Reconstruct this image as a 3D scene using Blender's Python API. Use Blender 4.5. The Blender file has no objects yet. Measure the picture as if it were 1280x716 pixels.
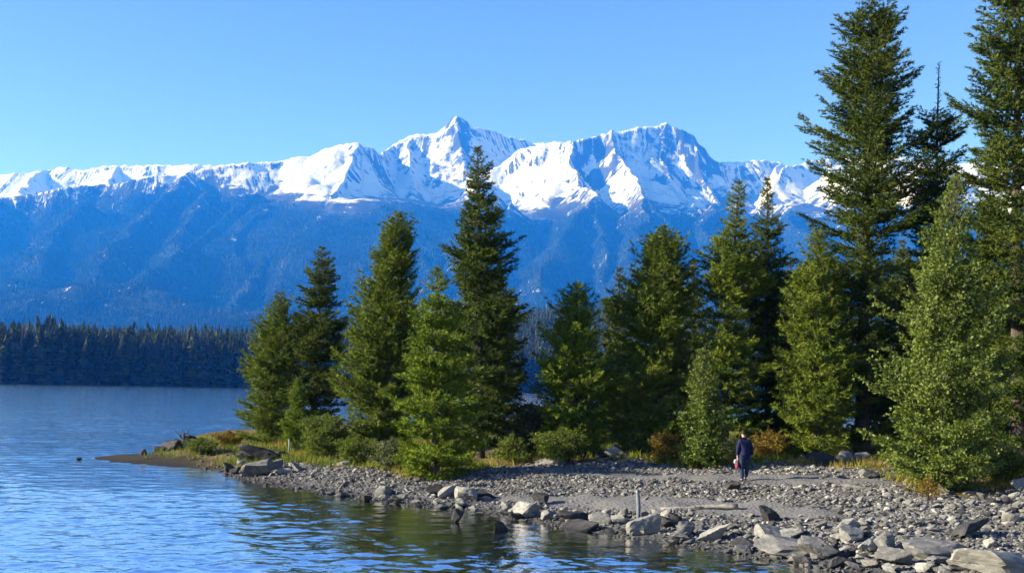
import bpy, math, random
import numpy as np

rng = np.random.default_rng(7)
random.seed(7)
R = math.radians
sc = bpy.context.scene
COL = sc.collection

# ------------------------------------------------------------------ camera
W0, H0 = 1280.0, 716.0
F = 1372.0                      # focal length in photo pixels
CAMZ = 4.1                      # eye height above the lake
ROLL = math.atan(0.0213)        # the photo's horizon sinks slightly to the right
PITCH = math.atan((483.6 - H0 / 2) / F * math.cos(ROLL))
SUN_AZ = 98.0                   # degrees to the left of the view direction
SUN_EL = 21.5
cp, sp = math.cos(PITCH), math.sin(PITCH)
cr, sr = math.cos(ROLL), math.sin(ROLL)


def ray(px, py):
    u = (px - W0 / 2) / F
    v = (H0 / 2 - py) / F
    a = u * cr - v * sr
    b = u * sr + v * cr
    return np.array([a, cp - b * sp, sp + b * cp])


def at_depth(px, py, D):
    d = ray(px, py)
    return np.array([0, 0, CAMZ]) + d * (D / d[1])


def at_level(px, py, z):
    d = ray(px, py)
    return np.array([0, 0, CAMZ]) + d * ((z - CAMZ) / d[2])


cam = bpy.data.cameras.new('camera')
co = bpy.data.objects.new('camera', cam)
COL.objects.link(co)
co.location = (0, 0, CAMZ)
cx_ = np.array([cr, -sr * sp, sr * cp]); cz_ = np.array([0, -cp, -sp]); cy_ = np.cross(cz_, cx_)
from mathutils import Matrix
co.matrix_world = Matrix(((cx_[0], cy_[0], cz_[0], 0), (cx_[1], cy_[1], cz_[1], 0), (cx_[2], cy_[2], cz_[2], CAMZ), (0, 0, 0, 1)))
cam.sensor_width = 36
cam.lens = 36 * F / W0
cam.clip_start = 0.1
cam.clip_end = 80000
sc.camera = co

# ------------------------------------------------------------------ noise


def _hash(ix, iy, seed):
    h = (ix.astype(np.int64) * 374761393 + iy.astype(np.int64) * 668265263 + seed * 1442695041) & 0xFFFFFFFF
    h = ((h ^ (h >> 13)) * 1274126177) & 0xFFFFFFFF
    h = (h ^ (h >> 16)) & 0xFFFFFFFF
    return h


def pnoise(x, y, seed=0):
    x = np.asarray(x, float); y = np.asarray(y, float)
    ix = np.floor(x); iy = np.floor(y)
    fx = x - ix; fy = y - iy
    u = fx * fx * fx * (fx * (fx * 6 - 15) + 10)
    v = fy * fy * fy * (fy * (fy * 6 - 15) + 10)

    def g(dx, dy):
        a = _hash(ix + dx, iy + dy, seed) * (2 * math.pi / 4294967296.0)
        return np.cos(a) * (fx - dx) + np.sin(a) * (fy - dy)
    n0 = g(0, 0) * (1 - u) + g(1, 0) * u
    n1 = g(0, 1) * (1 - u) + g(1, 1) * u
    return (n0 * (1 - v) + n1 * v) * 1.5


def fbm(x, y, oct=4, seed=0, gain=0.5):
    s = 0; a = 1.0; f = 1.0
    for o in range(oct):
        s = s + a * pnoise(x * f, y * f, seed + o * 17)
        a *= gain; f *= 2.03
    return s


def ridged(x, y, oct=4, seed=0):
    s = 0; a = 0.5; f = 1.0
    for o in range(oct):
        s = s + a * (1 - 2 * np.abs(pnoise(x * f, y * f, seed + o * 31)))
        a *= 0.5; f *= 2.1
    return s


def smooth(e0, e1, x):
    t = np.clip((x - e0) / (e1 - e0), 0, 1)
    return t * t * (3 - 2 * t)

# ------------------------------------------------------------------ mesh helpers


def make_mesh(name, verts, faces, mat=None, shade_smooth=False, attrs=None):
    """verts (N,3); faces (M,k) array of one k, or list of such arrays"""
    if not isinstance(faces, (list, tuple)):
        faces = [faces]
    faces = [np.asarray(f, np.int32) for f in faces if len(f)]
    me = bpy.data.meshes.new(name)
    verts = np.asarray(verts, np.float32)
    me.vertices.add(len(verts))
    me.vertices.foreach_set('co', verts.ravel())
    loops = np.concatenate([f.ravel() for f in faces])
    counts = np.concatenate([np.full(len(f), f.shape[1], np.int32) for f in faces])
    starts = np.concatenate([[0], np.cumsum(counts)[:-1]]).astype(np.int32)
    me.loops.add(len(loops))
    me.loops.foreach_set('vertex_index', loops)
    me.polygons.add(len(counts))
    me.polygons.foreach_set('loop_start', starts)
    if shade_smooth:
        me.polygons.foreach_set('use_smooth', np.ones(len(counts), bool))
    else:
        me.polygons.foreach_set('use_smooth', np.zeros(len(counts), bool))
    if attrs:
        for k, v in attrs.items():
            a = me.attributes.new(k, 'FLOAT', 'POINT')
            a.data.foreach_set('value', np.asarray(v, np.float32))
    me.update(calc_edges=True)
    if mat:
        me.materials.append(mat)
    return me


def obj(name, me, parent=None, loc=(0, 0, 0)):
    o = bpy.data.objects.new(name, me)
    COL.objects.link(o)
    o.location = loc
    if parent:
        o.parent = parent
    return o


def tag(o, label=None, cat=None, group=None, kind=None):
    if label: o['label'] = label
    if cat: o['category'] = cat
    if group: o['group'] = group
    if kind: o['kind'] = kind
    return o


def empty(name, loc=(0, 0, 0), rz=0.0):
    o = bpy.data.objects.new(name, None)
    COL.objects.link(o)
    o.location = loc
    o.rotation_euler = (0, 0, rz)
    o.empty_display_size = 0.2
    return o


def grid_faces(nr, nc):
    i = np.arange(nr - 1)[:, None] * nc + np.arange(nc - 1)[None, :]
    return np.stack([i, i + 1, i + nc + 1, i + nc], -1).reshape(-1, 4)


class MB:
    """collects tubes, boxes into one mesh"""
    def __init__(self):
        self.v = []; self.f = []; self.n = 0

    def add(self, v, f):
        v = np.asarray(v, float)
        self.v.append(v)
        for q in f:
            self.f.append([int(i) + self.n for i in q])
        self.n += len(v)

    def tube(self, pts, rad, sides=6, cap=True):
        pts = np.asarray(pts, float)
        rad = np.broadcast_to(np.asarray(rad, float), (len(pts),))
        ring = []
        for i, p in enumerate(pts):
            d = pts[min(i + 1, len(pts) - 1)] - pts[max(i - 1, 0)]
            d = d / (np.linalg.norm(d) + 1e-9)
            a = np.array([1, 0, 0]) if abs(d[0]) < 0.8 else np.array([0, 1, 0])
            u = np.cross(d, a); u /= np.linalg.norm(u)
            w = np.cross(d, u)
            th = np.arange(sides) * 2 * math.pi / sides
            ring.append(p + rad[i] * (np.cos(th)[:, None] * u + np.sin(th)[:, None] * w))
        v = np.concatenate(ring)
        f = []
        for i in range(len(pts) - 1):
            for k in range(sides):
                f.append((i * sides + k, i * sides + (k + 1) % sides, (i + 1) * sides + (k + 1) % sides, (i + 1) * sides + k))
        if cap:
            f.append(tuple(range(sides))[::-1])
            f.append(tuple((len(pts) - 1) * sides + k for k in range(sides)))
        self.add(v, f)

    def mesh(self, name, mat, shade_smooth=False):
        me = bpy.data.meshes.new(name)
        me.from_pydata([tuple(p) for p in np.concatenate(self.v)], [], self.f)
        for p in me.polygons:
            p.use_smooth = shade_smooth
        me.materials.append(mat)
        me.update()
        return me

# ------------------------------------------------------------------ materials


class NT:
    def __init__(self, name):
        self.m = bpy.data.materials.new(name)
        self.m.use_nodes = True
        self.t = self.m.node_tree
        self.t.nodes.clear()
        self.out = self.t.nodes.new('ShaderNodeOutputMaterial')

    def n(self, typ, **kw):
        nd = self.t.nodes.new(typ)
        for k, v in kw.items():
            if k.startswith('i_'):
                nd.inputs[k[2:].replace('_', ' ')].default_value = v
            else:
                setattr(nd, k, v)
        return nd

    def l(self, a, b):
        self.t.links.new(a, b)

    def noise(self, scale, detail=4, rough=0.55, vec=None, dist=0.0):
        nd = self.n('ShaderNodeTexNoise')
        nd.inputs['Scale'].default_value = scale
        nd.inputs['Detail'].default_value = detail
        nd.inputs['Roughness'].default_value = rough
        nd.inputs['Distortion'].default_value = dist
        if vec is not None:
            self.l(vec, nd.inputs['Vector'])
        return nd.outputs['Fac']

    def pos(self, scale=None):
        g = self.n('ShaderNodeNewGeometry').outputs['Position']
        if scale is None:
            return g
        m = self.n('ShaderNodeMapping')
        m.inputs['Scale'].default_value = scale
        self.l(g, m.inputs['Vector'])
        return m.outputs['Vector']

    def objco(self):
        return self.n('ShaderNodeTexCoord').outputs['Object']

    def attr(self, name):
        nd = self.n('ShaderNodeAttribute')
        nd.attribute_name = name
        return nd.outputs['Fac']

    def ramp(self, fac, stops):
        nd = self.n('ShaderNodeValToRGB')
        el = nd.color_ramp.elements
        while len(el) < len(stops):
            el.new(0.5)
        for e, (p, c) in zip(el, stops):
            e.position = p
            e.color = (*c, 1) if len(c) == 3 else c
        self.l(fac, nd.inputs['Fac'])
        return nd.outputs['Color']

    def mix(self, fac, a, b, blend='MIX'):
        nd = self.n('ShaderNodeMix', data_type='RGBA', blend_type=blend)
        for s, v in ((nd.inputs[0], fac), (nd.inputs[6], a), (nd.inputs[7], b)):
            if hasattr(v, 'is_linked') or hasattr(v, 'links'):
                self.l(v, s)
            elif isinstance(v, (int, float)):
                s.default_value = v
            else:
                s.default_value = (*v, 1)
        return nd.outputs[2]

    def math(self, op, a, b=0.0, clamp=False):
        nd = self.n('ShaderNodeMath', operation=op)
        nd.use_clamp = clamp
        for s, v in ((nd.inputs[0], a), (nd.inputs[1], b)):
            if isinstance(v, (int, float)):
                s.default_value = v
            else:
                self.l(v, s)
        return nd.outputs[0]

    def rng(self, v, a, b, c=0.0, d=1.0):
        nd = self.n('ShaderNodeMapRange')
        nd.inputs[1].default_value = a; nd.inputs[2].default_value = b
        nd.inputs[3].default_value = c; nd.inputs[4].default_value = d
        self.l(v, nd.inputs[0])
        return nd.outputs[0]

    def bump(self, h, strength=0.5, dist=0.1):
        nd = self.n('ShaderNodeBump')
        nd.inputs['Strength'].default_value = strength
        nd.inputs['Distance'].default_value = dist
        self.l(h, nd.inputs['Height'])
        return nd.outputs['Normal']

    def bsdf(self, color, rough=0.8, spec=0.3, normal=None):
        b = self.n('ShaderNodeBsdfPrincipled')
        for s, v in ((b.inputs['Base Color'], color), (b.inputs['Roughness'], rough), (b.inputs['Specular IOR Level'], spec)):
            if isinstance(v, (int, float)):
                s.default_value = v
            elif isinstance(v, tuple):
                s.default_value = (*v, 1)
            else:
                self.l(v, s)
        if normal is not None:
            self.l(normal, b.inputs['Normal'])
        return b.outputs[0]

    def done(self, shader):
        self.l(shader, self.out.inputs['Surface'])
        return self.m


def mat_foliage(name, stops, transl=0.16, rough=0.6, spec=0.08):
    t = NT(name)
    n = t.attr('tint')
    col = t.ramp(n, stops)
    b = t.bsdf(col, rough, spec)
    tr = t.n('ShaderNodeBsdfTranslucent')
    bright = t.mix(1.0, col, (1.15, 1.2, 0.6), 'MULTIPLY')
    t.l(bright, tr.inputs['Color'])
    mx = t.n('ShaderNodeMixShader')
    mx.inputs[0].default_value = transl
    t.l(b, mx.inputs[1]); t.l(tr.outputs[0], mx.inputs[2])
    return t.done(mx.outputs[0])


M = {}
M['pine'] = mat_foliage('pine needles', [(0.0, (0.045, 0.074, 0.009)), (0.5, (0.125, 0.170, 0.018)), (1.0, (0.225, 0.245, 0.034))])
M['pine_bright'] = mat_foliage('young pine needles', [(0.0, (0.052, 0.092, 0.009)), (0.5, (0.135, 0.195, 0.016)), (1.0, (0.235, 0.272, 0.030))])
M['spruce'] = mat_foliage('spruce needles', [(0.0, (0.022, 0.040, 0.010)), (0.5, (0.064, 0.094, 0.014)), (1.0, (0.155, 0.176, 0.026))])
M['leaf'] = mat_foliage('aspen leaves', [(0.0, (0.050, 0.078, 0.012)), (0.5, (0.110, 0.150, 0.022)), (1.0, (0.21, 0.24, 0.060))], 0.28, 0.5, 0.18)
M['shrub'] = mat_foliage('shrub leaves', [(0.0, (0.050, 0.080, 0.012)), (0.5, (0.105, 0.145, 0.020)), (1.0, (0.19, 0.20, 0.05))], 0.28)
M['autumn'] = mat_foliage('autumn leaves', [(0.0, (0.085, 0.070, 0.012)), (0.5, (0.190, 0.130, 0.018)), (1.0, (0.270, 0.190, 0.035))], 0.28)
M['sage'] = mat_foliage('grey green leaves', [(0.0, (0.05, 0.07, 0.035)), (0.5, (0.10, 0.12, 0.05)), (1.0, (0.20, 0.19, 0.10))], 0.25)
M['grass'] = mat_foliage('dry grass', [(0.0, (0.08, 0.13, 0.016)), (0.5, (0.18, 0.20, 0.03)), (1.0, (0.30, 0.23, 0.07))], 0.3)
M['far_needles'] = mat_foliage('far forest needles', [(0.0, (0.012, 0.022, 0.006)), (0.5, (0.040, 0.056, 0.010)), (1.0, (0.105, 0.115, 0.022))], 0.08, 0.8, 0.05)

M['hill_needles'] = mat_foliage('mountain forest needles', [(0.0, (0.005, 0.012, 0.010)), (0.5, (0.013, 0.025, 0.016)), (1.0, (0.036, 0.050, 0.028))], 0.0, 0.9, 0.02)
t = NT('bark')
c = t.objco()
m_ = t.n('ShaderNodeMapping'); m_.inputs['Scale'].default_value = (9, 9, 1.6); t.l(c, m_.inputs['Vector'])
n = t.noise(2.2, 6, 0.65, m_.outputs['Vector'])
M['bark'] = t.done(t.bsdf(t.ramp(n, [(0.3, (0.035, 0.028, 0.022)), (0.7, (0.13, 0.105, 0.085))]), 0.95, 0.1, t.bump(n, 0.7, 0.03)))

t = NT('driftwood')
c = t.objco()
n = t.noise(6, 6, 0.65, c)
M['driftwood'] = t.done(t.bsdf(t.ramp(n, [(0.3, (0.10, 0.09, 0.08)), (0.7, (0.30, 0.28, 0.25))]), 0.9, 0.1, t.bump(n, 0.6, 0.02)))
t = NT('pale stake wood')
n = t.noise(14, 5, 0.6, t.objco())
M['stake'] = t.done(t.bsdf(t.ramp(n, [(0.3, (0.16, 0.17, 0.18)), (0.7, (0.30, 0.31, 0.32))]), 0.85, 0.2))
t = NT('galvanised pipe')
n = t.noise(9, 5, 0.6, t.objco())
M['pipe'] = t.done(t.bsdf(t.ramp(n, [(0.3, (0.085, 0.10, 0.12)), (0.7, (0.16, 0.175, 0.20))]), 0.5, 0.5))


def mat_rock(name, lo, mid, hi, scale=3.0):
    t = NT(name)
    c = t.objco()
    i = t.n('ShaderNodeObjectInfo').outputs['Random']
    add = t.n('ShaderNodeVectorMath', operation='ADD')
    t.l(c, add.inputs[0])
    cx = t.n('ShaderNodeCombineXYZ'); t.l(t.math('MULTIPLY', i, 37.0), cx.inputs[0]); t.l(t.math('MULTIPLY', i, 11.0), cx.inputs[1])
    t.l(cx.outputs[0], add.inputs[1])
    v = add.outputs[0]
    n1 = t.noise(scale, 8, 0.62, v, 0.4)
    n2 = t.noise(scale * 7, 5, 0.6, v)
    m_ = t.n('ShaderNodeMapping'); m_.inputs['Rotation'].default_value = (0.5, 0.3, 0.2); m_.inputs['Scale'].default_value = (1, 1, 9); t.l(v, m_.inputs['Vector'])
    n3 = t.noise(scale * 0.8, 4, 0.6, m_.outputs['Vector'])
    f = t.math('ADD', t.math('MULTIPLY', n1, 0.55), t.math('ADD', t.math('MULTIPLY', n2, 0.2), t.math('MULTIPLY', n3, 0.25)))
    col = t.ramp(f, [(0.33, lo), (0.5, mid), (0.66, hi)])
    var = t.rng(i, 0, 1, 0.72, 1.18)
    vv = t.n('ShaderNodeCombineXYZ')
    for k in range(3): t.l(var, vv.inputs[k])
    col = t.mix(1.0, col, vv.outputs[0], 'MULTIPLY')
    # damp foot of the stones at the waterline
    z = t.n('ShaderNodeSeparateXYZ'); t.l(t.pos(), z.inputs[0])
    wet = t.rng(t.math('ADD', z.outputs[2], t.math('MULTIPLY', n1, -0.10)), -0.02, 0.07, 0.38, 1.0)
    wv = t.n('ShaderNodeCombineXYZ')
    for k in range(3): t.l(wet, wv.inputs[k])
    col = t.mix(1.0, col, wv.outputs[0], 'MULTIPLY')
    h = t.math('ADD', t.math('MULTIPLY', n1, 0.7), t.math('MULTIPLY', n3, 0.5))
    return t.done(t.bsdf(col, 0.85, 0.25, t.bump(h, 0.55, 0.05)))


M['rock'] = mat_rock('grey slate rock', (0.065, 0.063, 0.060), (0.15, 0.146, 0.138), (0.28, 0.268, 0.243))
M['rock_dark'] = mat_rock('dark lake rock', (0.016, 0.016, 0.017), (0.040, 0.039, 0.040), (0.085, 0.082, 0.078))
M['rock_pale'] = mat_rock('pale limestone rock', (0.12, 0.117, 0.107), (0.24, 0.232, 0.21), (0.38, 0.365, 0.325))

t = NT('loose beach stones')
n = t.attr('tint')
col = t.ramp(n, [(0.0, (0.030, 0.029, 0.029)), (0.35, (0.092, 0.090, 0.086)), (0.75, (0.20, 0.192, 0.176)), (1.0, (0.38, 0.36, 0.32))])
M['stones'] = t.done(t.bsdf(col, 0.85, 0.25))

# ground: gravel, sandy track, soil and litter
t = NT('shore ground')
p = t.pos()
n1 = t.noise(0.5, 6, 0.6, p)
n2 = t.noise(9.0, 5, 0.7, p)
vor = t.n('ShaderNodeTexVoronoi'); vor.inputs['Scale'].default_value = 9.0; t.l(p, vor.inputs['Vector'])
grav = t.ramp(t.math('ADD', t.math('MULTIPLY', n2, 0.6), t.math('MULTIPLY', vor.outputs['Distance'], 0.5)),
              [(0.3, (0.04, 0.04, 0.042)), (0.55, (0.11, 0.108, 0.104)), (0.8, (0.22, 0.21, 0.20))])
sand = t.ramp(t.math('ADD', t.math('MULTIPLY', n1, 0.6), t.math('MULTIPLY', n2, 0.4)), [(0.3, (0.115, 0.113, 0.112)), (0.7, (0.185, 0.180, 0.174))])
soil = t.ramp(t.math('ADD', t.math('MULTIPLY', n1, 0.5), t.math('MULTIPLY', n2, 0.5)),
              [(0.3, (0.035, 0.032, 0.018)), (0.5, (0.10, 0.075, 0.030)), (0.7, (0.20, 0.14, 0.055))])
mud = t.ramp(n1, [(0.3, (0.018, 0.015, 0.009)), (0.7, (0.040, 0.033, 0.018))])
col = t.mix(t.attr('track'), grav, sand)
col = t.mix(t.attr('soil'), col, soil)
col = t.mix(t.attr('mud'), col, mud)
z = t.n('ShaderNodeSeparateXYZ'); t.l(p, z.inputs[0])
wet = t.rng(t.math('ADD', z.outputs[2], t.math('MULTIPLY', n1, -0.08)), -0.05, 0.10, 0.42, 1.0)
wv = t.n('ShaderNodeCombineXYZ')
for k in range(3): t.l(wet, wv.inputs[k])
col = t.mix(1.0, col, wv.outputs[0], 'MULTIPLY')
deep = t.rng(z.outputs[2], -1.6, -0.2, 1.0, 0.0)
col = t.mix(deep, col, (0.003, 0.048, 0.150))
M['ground'] = t.done(t.bsdf(col, 0.9, 0.2, t.bump(t.math('ADD', n2, vor.outputs['Distance']), 0.6, 0.05)))

# water
t = NT('lake water')
p = t.pos()
d1 = t.noise(1.9, 3, 0.55, t.pos((0.75, 1.0, 1.0)), 0.3)
d2 = t.noise(7.0, 3, 0.55, p)
d3 = t.noise(0.35, 3, 0.55, p)
far = t.attr('far')
h = t.math('ADD', t.math('MULTIPLY', d1, t.rng(far, 0, 1, 0.012, 0.075)), t.math('ADD', t.math('MULTIPLY', d2, 0.011), t.math('MULTIPLY', d3, t.rng(far, 0, 1, 0.0, 0.09))))
nb = t.n('ShaderNodeBump'); nb.inputs['Strength'].default_value = 1.0; nb.inputs['Distance'].default_value = 1.0
t.l(h, nb.inputs['Height'])
fr = t.n('ShaderNodeFresnel'); fr.inputs['IOR'].default_value = 1.333; t.l(nb.outputs[0], fr.inputs['Normal'])
gl = t.n('ShaderNodeBsdfGlossy'); t.l(t.rng(far, 0, 1, 0.085, 0.035), gl.inputs['Roughness']); gl.inputs['Color'].default_value = (1, 1, 1, 1); t.l(nb.outputs[0], gl.inputs['Normal'])
tr = t.n('ShaderNodeBsdfTransparent'); tr.inputs['Color'].default_value = (0.50, 0.66, 0.68, 1)
mx = t.n('ShaderNodeMixShader'); t.l(fr.outputs[0], mx.inputs[0]); t.l(tr.outputs[0], mx.inputs[1]); t.l(gl.outputs[0], mx.inputs[2])
M['water'] = t.done(mx.outputs[0])

# mountains
t = NT('mountain slopes')
p = t.pos()
sn = t.attr('snow'); rk = t.attr('rock')
cxy = t.n('ShaderNodeCombineXYZ'); t.l(t.attr('along'), cxy.inputs[0]); t.l(t.math('MULTIPLY', t.attr('down'), 0.16), cxy.inputs[1])
nstreak = t.noise(2.6, 5, 0.65, cxy.outputs[0], 0.6)
nblot = t.noise(0.016, 6, 0.72, p)
nf = t.math('ADD', t.math('MULTIPLY', nstreak, 0.62), t.math('MULTIPLY', nblot, 0.38))
nc = t.noise(0.0012, 4, 0.6, p)
forest = t.ramp(t.noise(0.012, 4, 0.7, p), [(0.3, (0.006, 0.012, 0.009)), (0.7, (0.018, 0.028, 0.018))])
rock = t.ramp(nf, [(0.3, (0.018, 0.021, 0.026)), (0.7, (0.070, 0.072, 0.078))])
snow = t.ramp(nc, [(0.3, (0.54, 0.55, 0.58)), (0.7, (0.66, 0.66, 0.66))])
sf = t.rng(t.math('ADD', sn, t.math('MULTIPLY', t.math('SUBTRACT', nf, 0.5), 4.0)), 0.36, 0.64)
rf = t.rng(t.math('ADD', rk, t.math('MULTIPLY', t.math('SUBTRACT', nf, 0.5), 2.3)), 0.42, 0.58)
high = t.attr('high')
base = t.mix(high, forest, rock)
col = t.mix(sf, base, snow)
col = t.mix(rf, col, rock)
M['mountain'] = t.done(t.bsdf(col, 0.9, 0.1, t.bump(t.math('ADD', nstreak, nblot), 0.8, 16.0)))

t = NT('far hill soil')
n = t.noise(0.05, 5, 0.6, t.pos())
M['hill'] = t.done(t.bsdf(t.ramp(n, [(0.3, (0.02, 0.022, 0.012)), (0.7, (0.05, 0.048, 0.03))]), 0.95, 0.05))

# ------------------------------------------------------------------ sky, sun, haze
world = bpy.data.worlds.new('World')
sc.world = world
world.use_nodes = True
wt = world.node_tree
wt.nodes.clear()
sky = wt.nodes.new('ShaderNodeTexSky')
sky.sky_type = 'NISHITA'
sky.sun_disc = False
sky.sun_elevation = R(SUN_EL)
sky.sun_rotation = R(360 - SUN_AZ)
sky.altitude = 900
sky.air_density = 1.0
sky.dust_density = 0.0
sky.ozone_density = 3.0
hs = wt.nodes.new('ShaderNodeHueSaturation')
hs.inputs['Saturation'].default_value = 1.08
hs.inputs['Hue'].default_value = 0.515
bg = wt.nodes.new('ShaderNodeBackground')
bg.inputs['Strength'].default_value = 0.080
wo = wt.nodes.new('ShaderNodeOutputWorld')
wt.links.new(sky.outputs[0], hs.inputs['Color'])
wt.links.new(hs.outputs[0], bg.inputs['Color'])
wt.links.new(bg.outputs[0], wo.inputs['Surface'])

sl = bpy.data.lights.new('sun', 'SUN')
sl.energy = 5.0
sl.angle = R(0.53)
sl.color = (1.0, 0.94, 0.88)
so = bpy.data.objects.new('sun', sl)
COL.objects.link(so)
so.location = (-60, 0, 60)
so.rotation_euler = (R(90 - SUN_EL), 0, R(SUN_AZ - 180))
so.rotation_euler = (R(90 - SUN_EL), 0, R(180 + SUN_AZ))

t = NT('air')
pv = t.n('ShaderNodeVolumePrincipled')
pv.inputs['Color'].default_value = (0.015, 0.20, 1.0, 1)
pv.inputs['Density'].default_value = 0.82e-4
pv.inputs['Anisotropy'].default_value = 0.0
pv.inputs['Absorption Color'].default_value = (1, 1, 1, 1)
pv.inputs['Density Attribute'].default_value = ''
pv.inputs['Temperature Attribute'].default_value = ''
pv.inputs['Color Attribute'].default_value = ''
t.l(pv.outputs[0], t.out.inputs['Volume'])
M['air'] = t.m
hx0, hx1, hy0, hy1, hz0, hz1 = -14000, 14000, -400, 17500, -7.5, 3100
hv = [(x, y, z) for z in (hz0, hz1) for y in (hy0, hy1) for x in (hx0, hx1)]
hf = np.array([(0, 2, 3, 1), (4, 5, 7, 6), (0, 1, 5, 4), (2, 6, 7, 3), (0, 4, 6, 2), (1, 3, 7, 5)])
tag(obj('haze', make_mesh('haze', hv, hf, M['air'])), kind='stuff')

# ------------------------------------------------------------------ foreground land
shore_px = [(1450, 768), (1280, 738), (1150, 724), (1050, 714), (1000, 706), (950, 697), (870, 684), (800, 674), (720, 662), (650, 650),
            (600, 641), (520, 632), (450, 624), (400, 616), (340, 607), (300, 597), (280, 590), (262, 586), (200, 582), (150, 578), (112, 572),
            (130, 569.5), (188, 568), (194, 562), (212, 553), (236, 546), (262, 540)]
SH = [at_level(x, y, 0.0)[:2] for x, y in shore_px]
SH += [np.array(q, float) for q in ((-16, 100), (0, 96), (14, 96), (40, 118), (90, 170), (260, 260), (400, 200), (400, -60), (60, -60), (26, 6))]
SH = np.array(SH)


def seg_dist(x, y, poly, closed=True):
    best = np.full(x.shape, 1e9)
    n = len(poly)
    for i in range(n if closed else n - 1):
        a = poly[i]; b = poly[(i + 1) % n]
        d = b - a
        L2 = d @ d
        tt = np.clip(((x - a[0]) * d[0] + (y - a[1]) * d[1]) / L2, 0, 1)
        q = np.hypot(x - a[0] - tt * d[0], y - a[1] - tt * d[1])
        best = np.minimum(best, q)
    return best


def inside(x, y, poly):
    c = np.zeros(x.shape, bool)
    n = len(poly)
    for i in range(n):
        a = poly[i]; b = poly[(i + 1) % n]
        cond = (a[1] > y) != (b[1] > y)
        xi = (b[0] - a[0]) * (y - a[1]) / (b[1] - a[1] + 1e-12) + a[0]
        c ^= cond & (x < xi)
    return c


def shore_sd(x, y):
    x = np.asarray(x, float); y = np.asarray(y, float)
    d = seg_dist(x, y, SH)
    return np.where(inside(x, y, SH), d, -d)


def ground_z(x, y, detail=True):
    x = np.asarray(x, float); y = np.asarray(y, float)
    d = shore_sd(x, y)
    d2 = d + 0.5 * fbm(x * 0.45, y * 0.45, 3, 3) * smooth(0.2, 2.5, np.abs(d))
    z = np.interp(d2, [-60, -14, -4, -1, 0, 0.8, 2.5, 5, 10, 15, 30, 80, 300], [-6, -3.2, -0.75, -0.14, 0.0, 0.10, 0.26, 0.50, 0.95, 1.2, 1.7, 2.4, 6.0])
    if detail:
        z = z + smooth(0.5, 3.0, d) * (0.10 * fbm(x * 0.5, y * 0.5, 3, 11) + 0.03 * fbm(x * 2.1, y * 2.1, 2, 5))
    return z


def on_ground(px, py):
    z = 0.5
    for _ in range(12):
        q = at_level(px, py, z)
        z = 0.5 * z + 0.5 * float(ground_z(np.array([q[0]]), np.array([q[1]]))[0])
    q = at_level(px, py, z)
    q[2] = float(ground_z(np.array([q[0]]), np.array([q[1]]))[0])
    return q


def poly_px(pts):
    return np.array([on_ground(x, y)[:2] for x, y in pts])


TRACK1 = poly_px([(690, 620), (800, 619), (900, 626), (1010, 633), (1070, 646), (990, 652), (930, 645), (820, 640), (700, 635), (600, 623), (560, 618)])
TRACK2 = poly_px([(640, 582), (760, 590), (900, 592), (1010, 592), (1100, 598), (1130, 606), (1040, 605), (900, 603), (800, 600), (700, 592)])
BEACH = poly_px([(300, 590), (360, 577), (400, 584), (480, 590), (520, 600), (575, 597), (620, 584), (700, 576), (780, 574), (860, 586), (930, 582),
                 (1010, 582), (1090, 590), (1130, 612), (1200, 622), (1300, 612), (1500, 610), (1500, 800), (1000, 720), (700, 665), (400, 618)])


def zones(x, y):
    d = shore_sd(x, y)
    nz = fbm(x * 0.8, y * 0.8, 3, 41) * 0.35
    tr = np.maximum(smooth(0.25, -0.25, np.where(inside(x, y, TRACK1), -1, 1) * seg_dist(x, y, TRACK1) + nz),
                    smooth(0.25, -0.25, np.where(inside(x, y, TRACK2), -1, 1) * seg_dist(x, y, TRACK2) + nz))
    bd = np.where(inside(x, y, BEACH), -1, 1) * seg_dist(x, y, BEACH)
    soil = smooth(-0.3, 0.7, bd + nz) * smooth(0.2, 0.6, d)
    mud = smooth(-13.0, -15.5, x + nz) * smooth(76, 70, y) * smooth(0.35, 0.15, ground_z(x, y, False))
    return d, tr, soil, mud


nx, ny = 340, 460
gx = np.concatenate([np.linspace(-42, 36, 300), 36 + (np.linspace(0.02, 1, 40) ** 2) * 360])
gy = np.concatenate([np.linspace(-30, 17, 30), np.linspace(17.2, 70, 330), 70 + (np.linspace(0.02, 1, 100) ** 2) * 220])
X, Y = np.meshgrid(gx, gy)
Z = ground_z(X, Y)
d, tr_, so_, mu_ = zones(X, Y)
V = np.stack([X, Y, Z], -1).reshape(-1, 3)
land = obj('ground', make_mesh('ground', V, grid_faces(*X.shape), M['ground'], True, {'track': tr_.ravel(), 'soil': so_.ravel(), 'mud': mu_.ravel()}))
tag(land, kind='structure')
# deep lake bed to the far shore
bv = [(-16000, -390, -6.2), (16000, -390, -6.2), (16000, 5000, -6.2), (-16000, 5000, -6.2)]
t = NT('deep lake bed')
M['bed'] = t.done(t.bsdf((0.003, 0.048, 0.150), 0.9, 0.1))
tag(obj('lake_bed', make_mesh('lake_bed', bv, np.array([(0, 1, 2, 3)]), M['bed'])), kind='structure')

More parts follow.
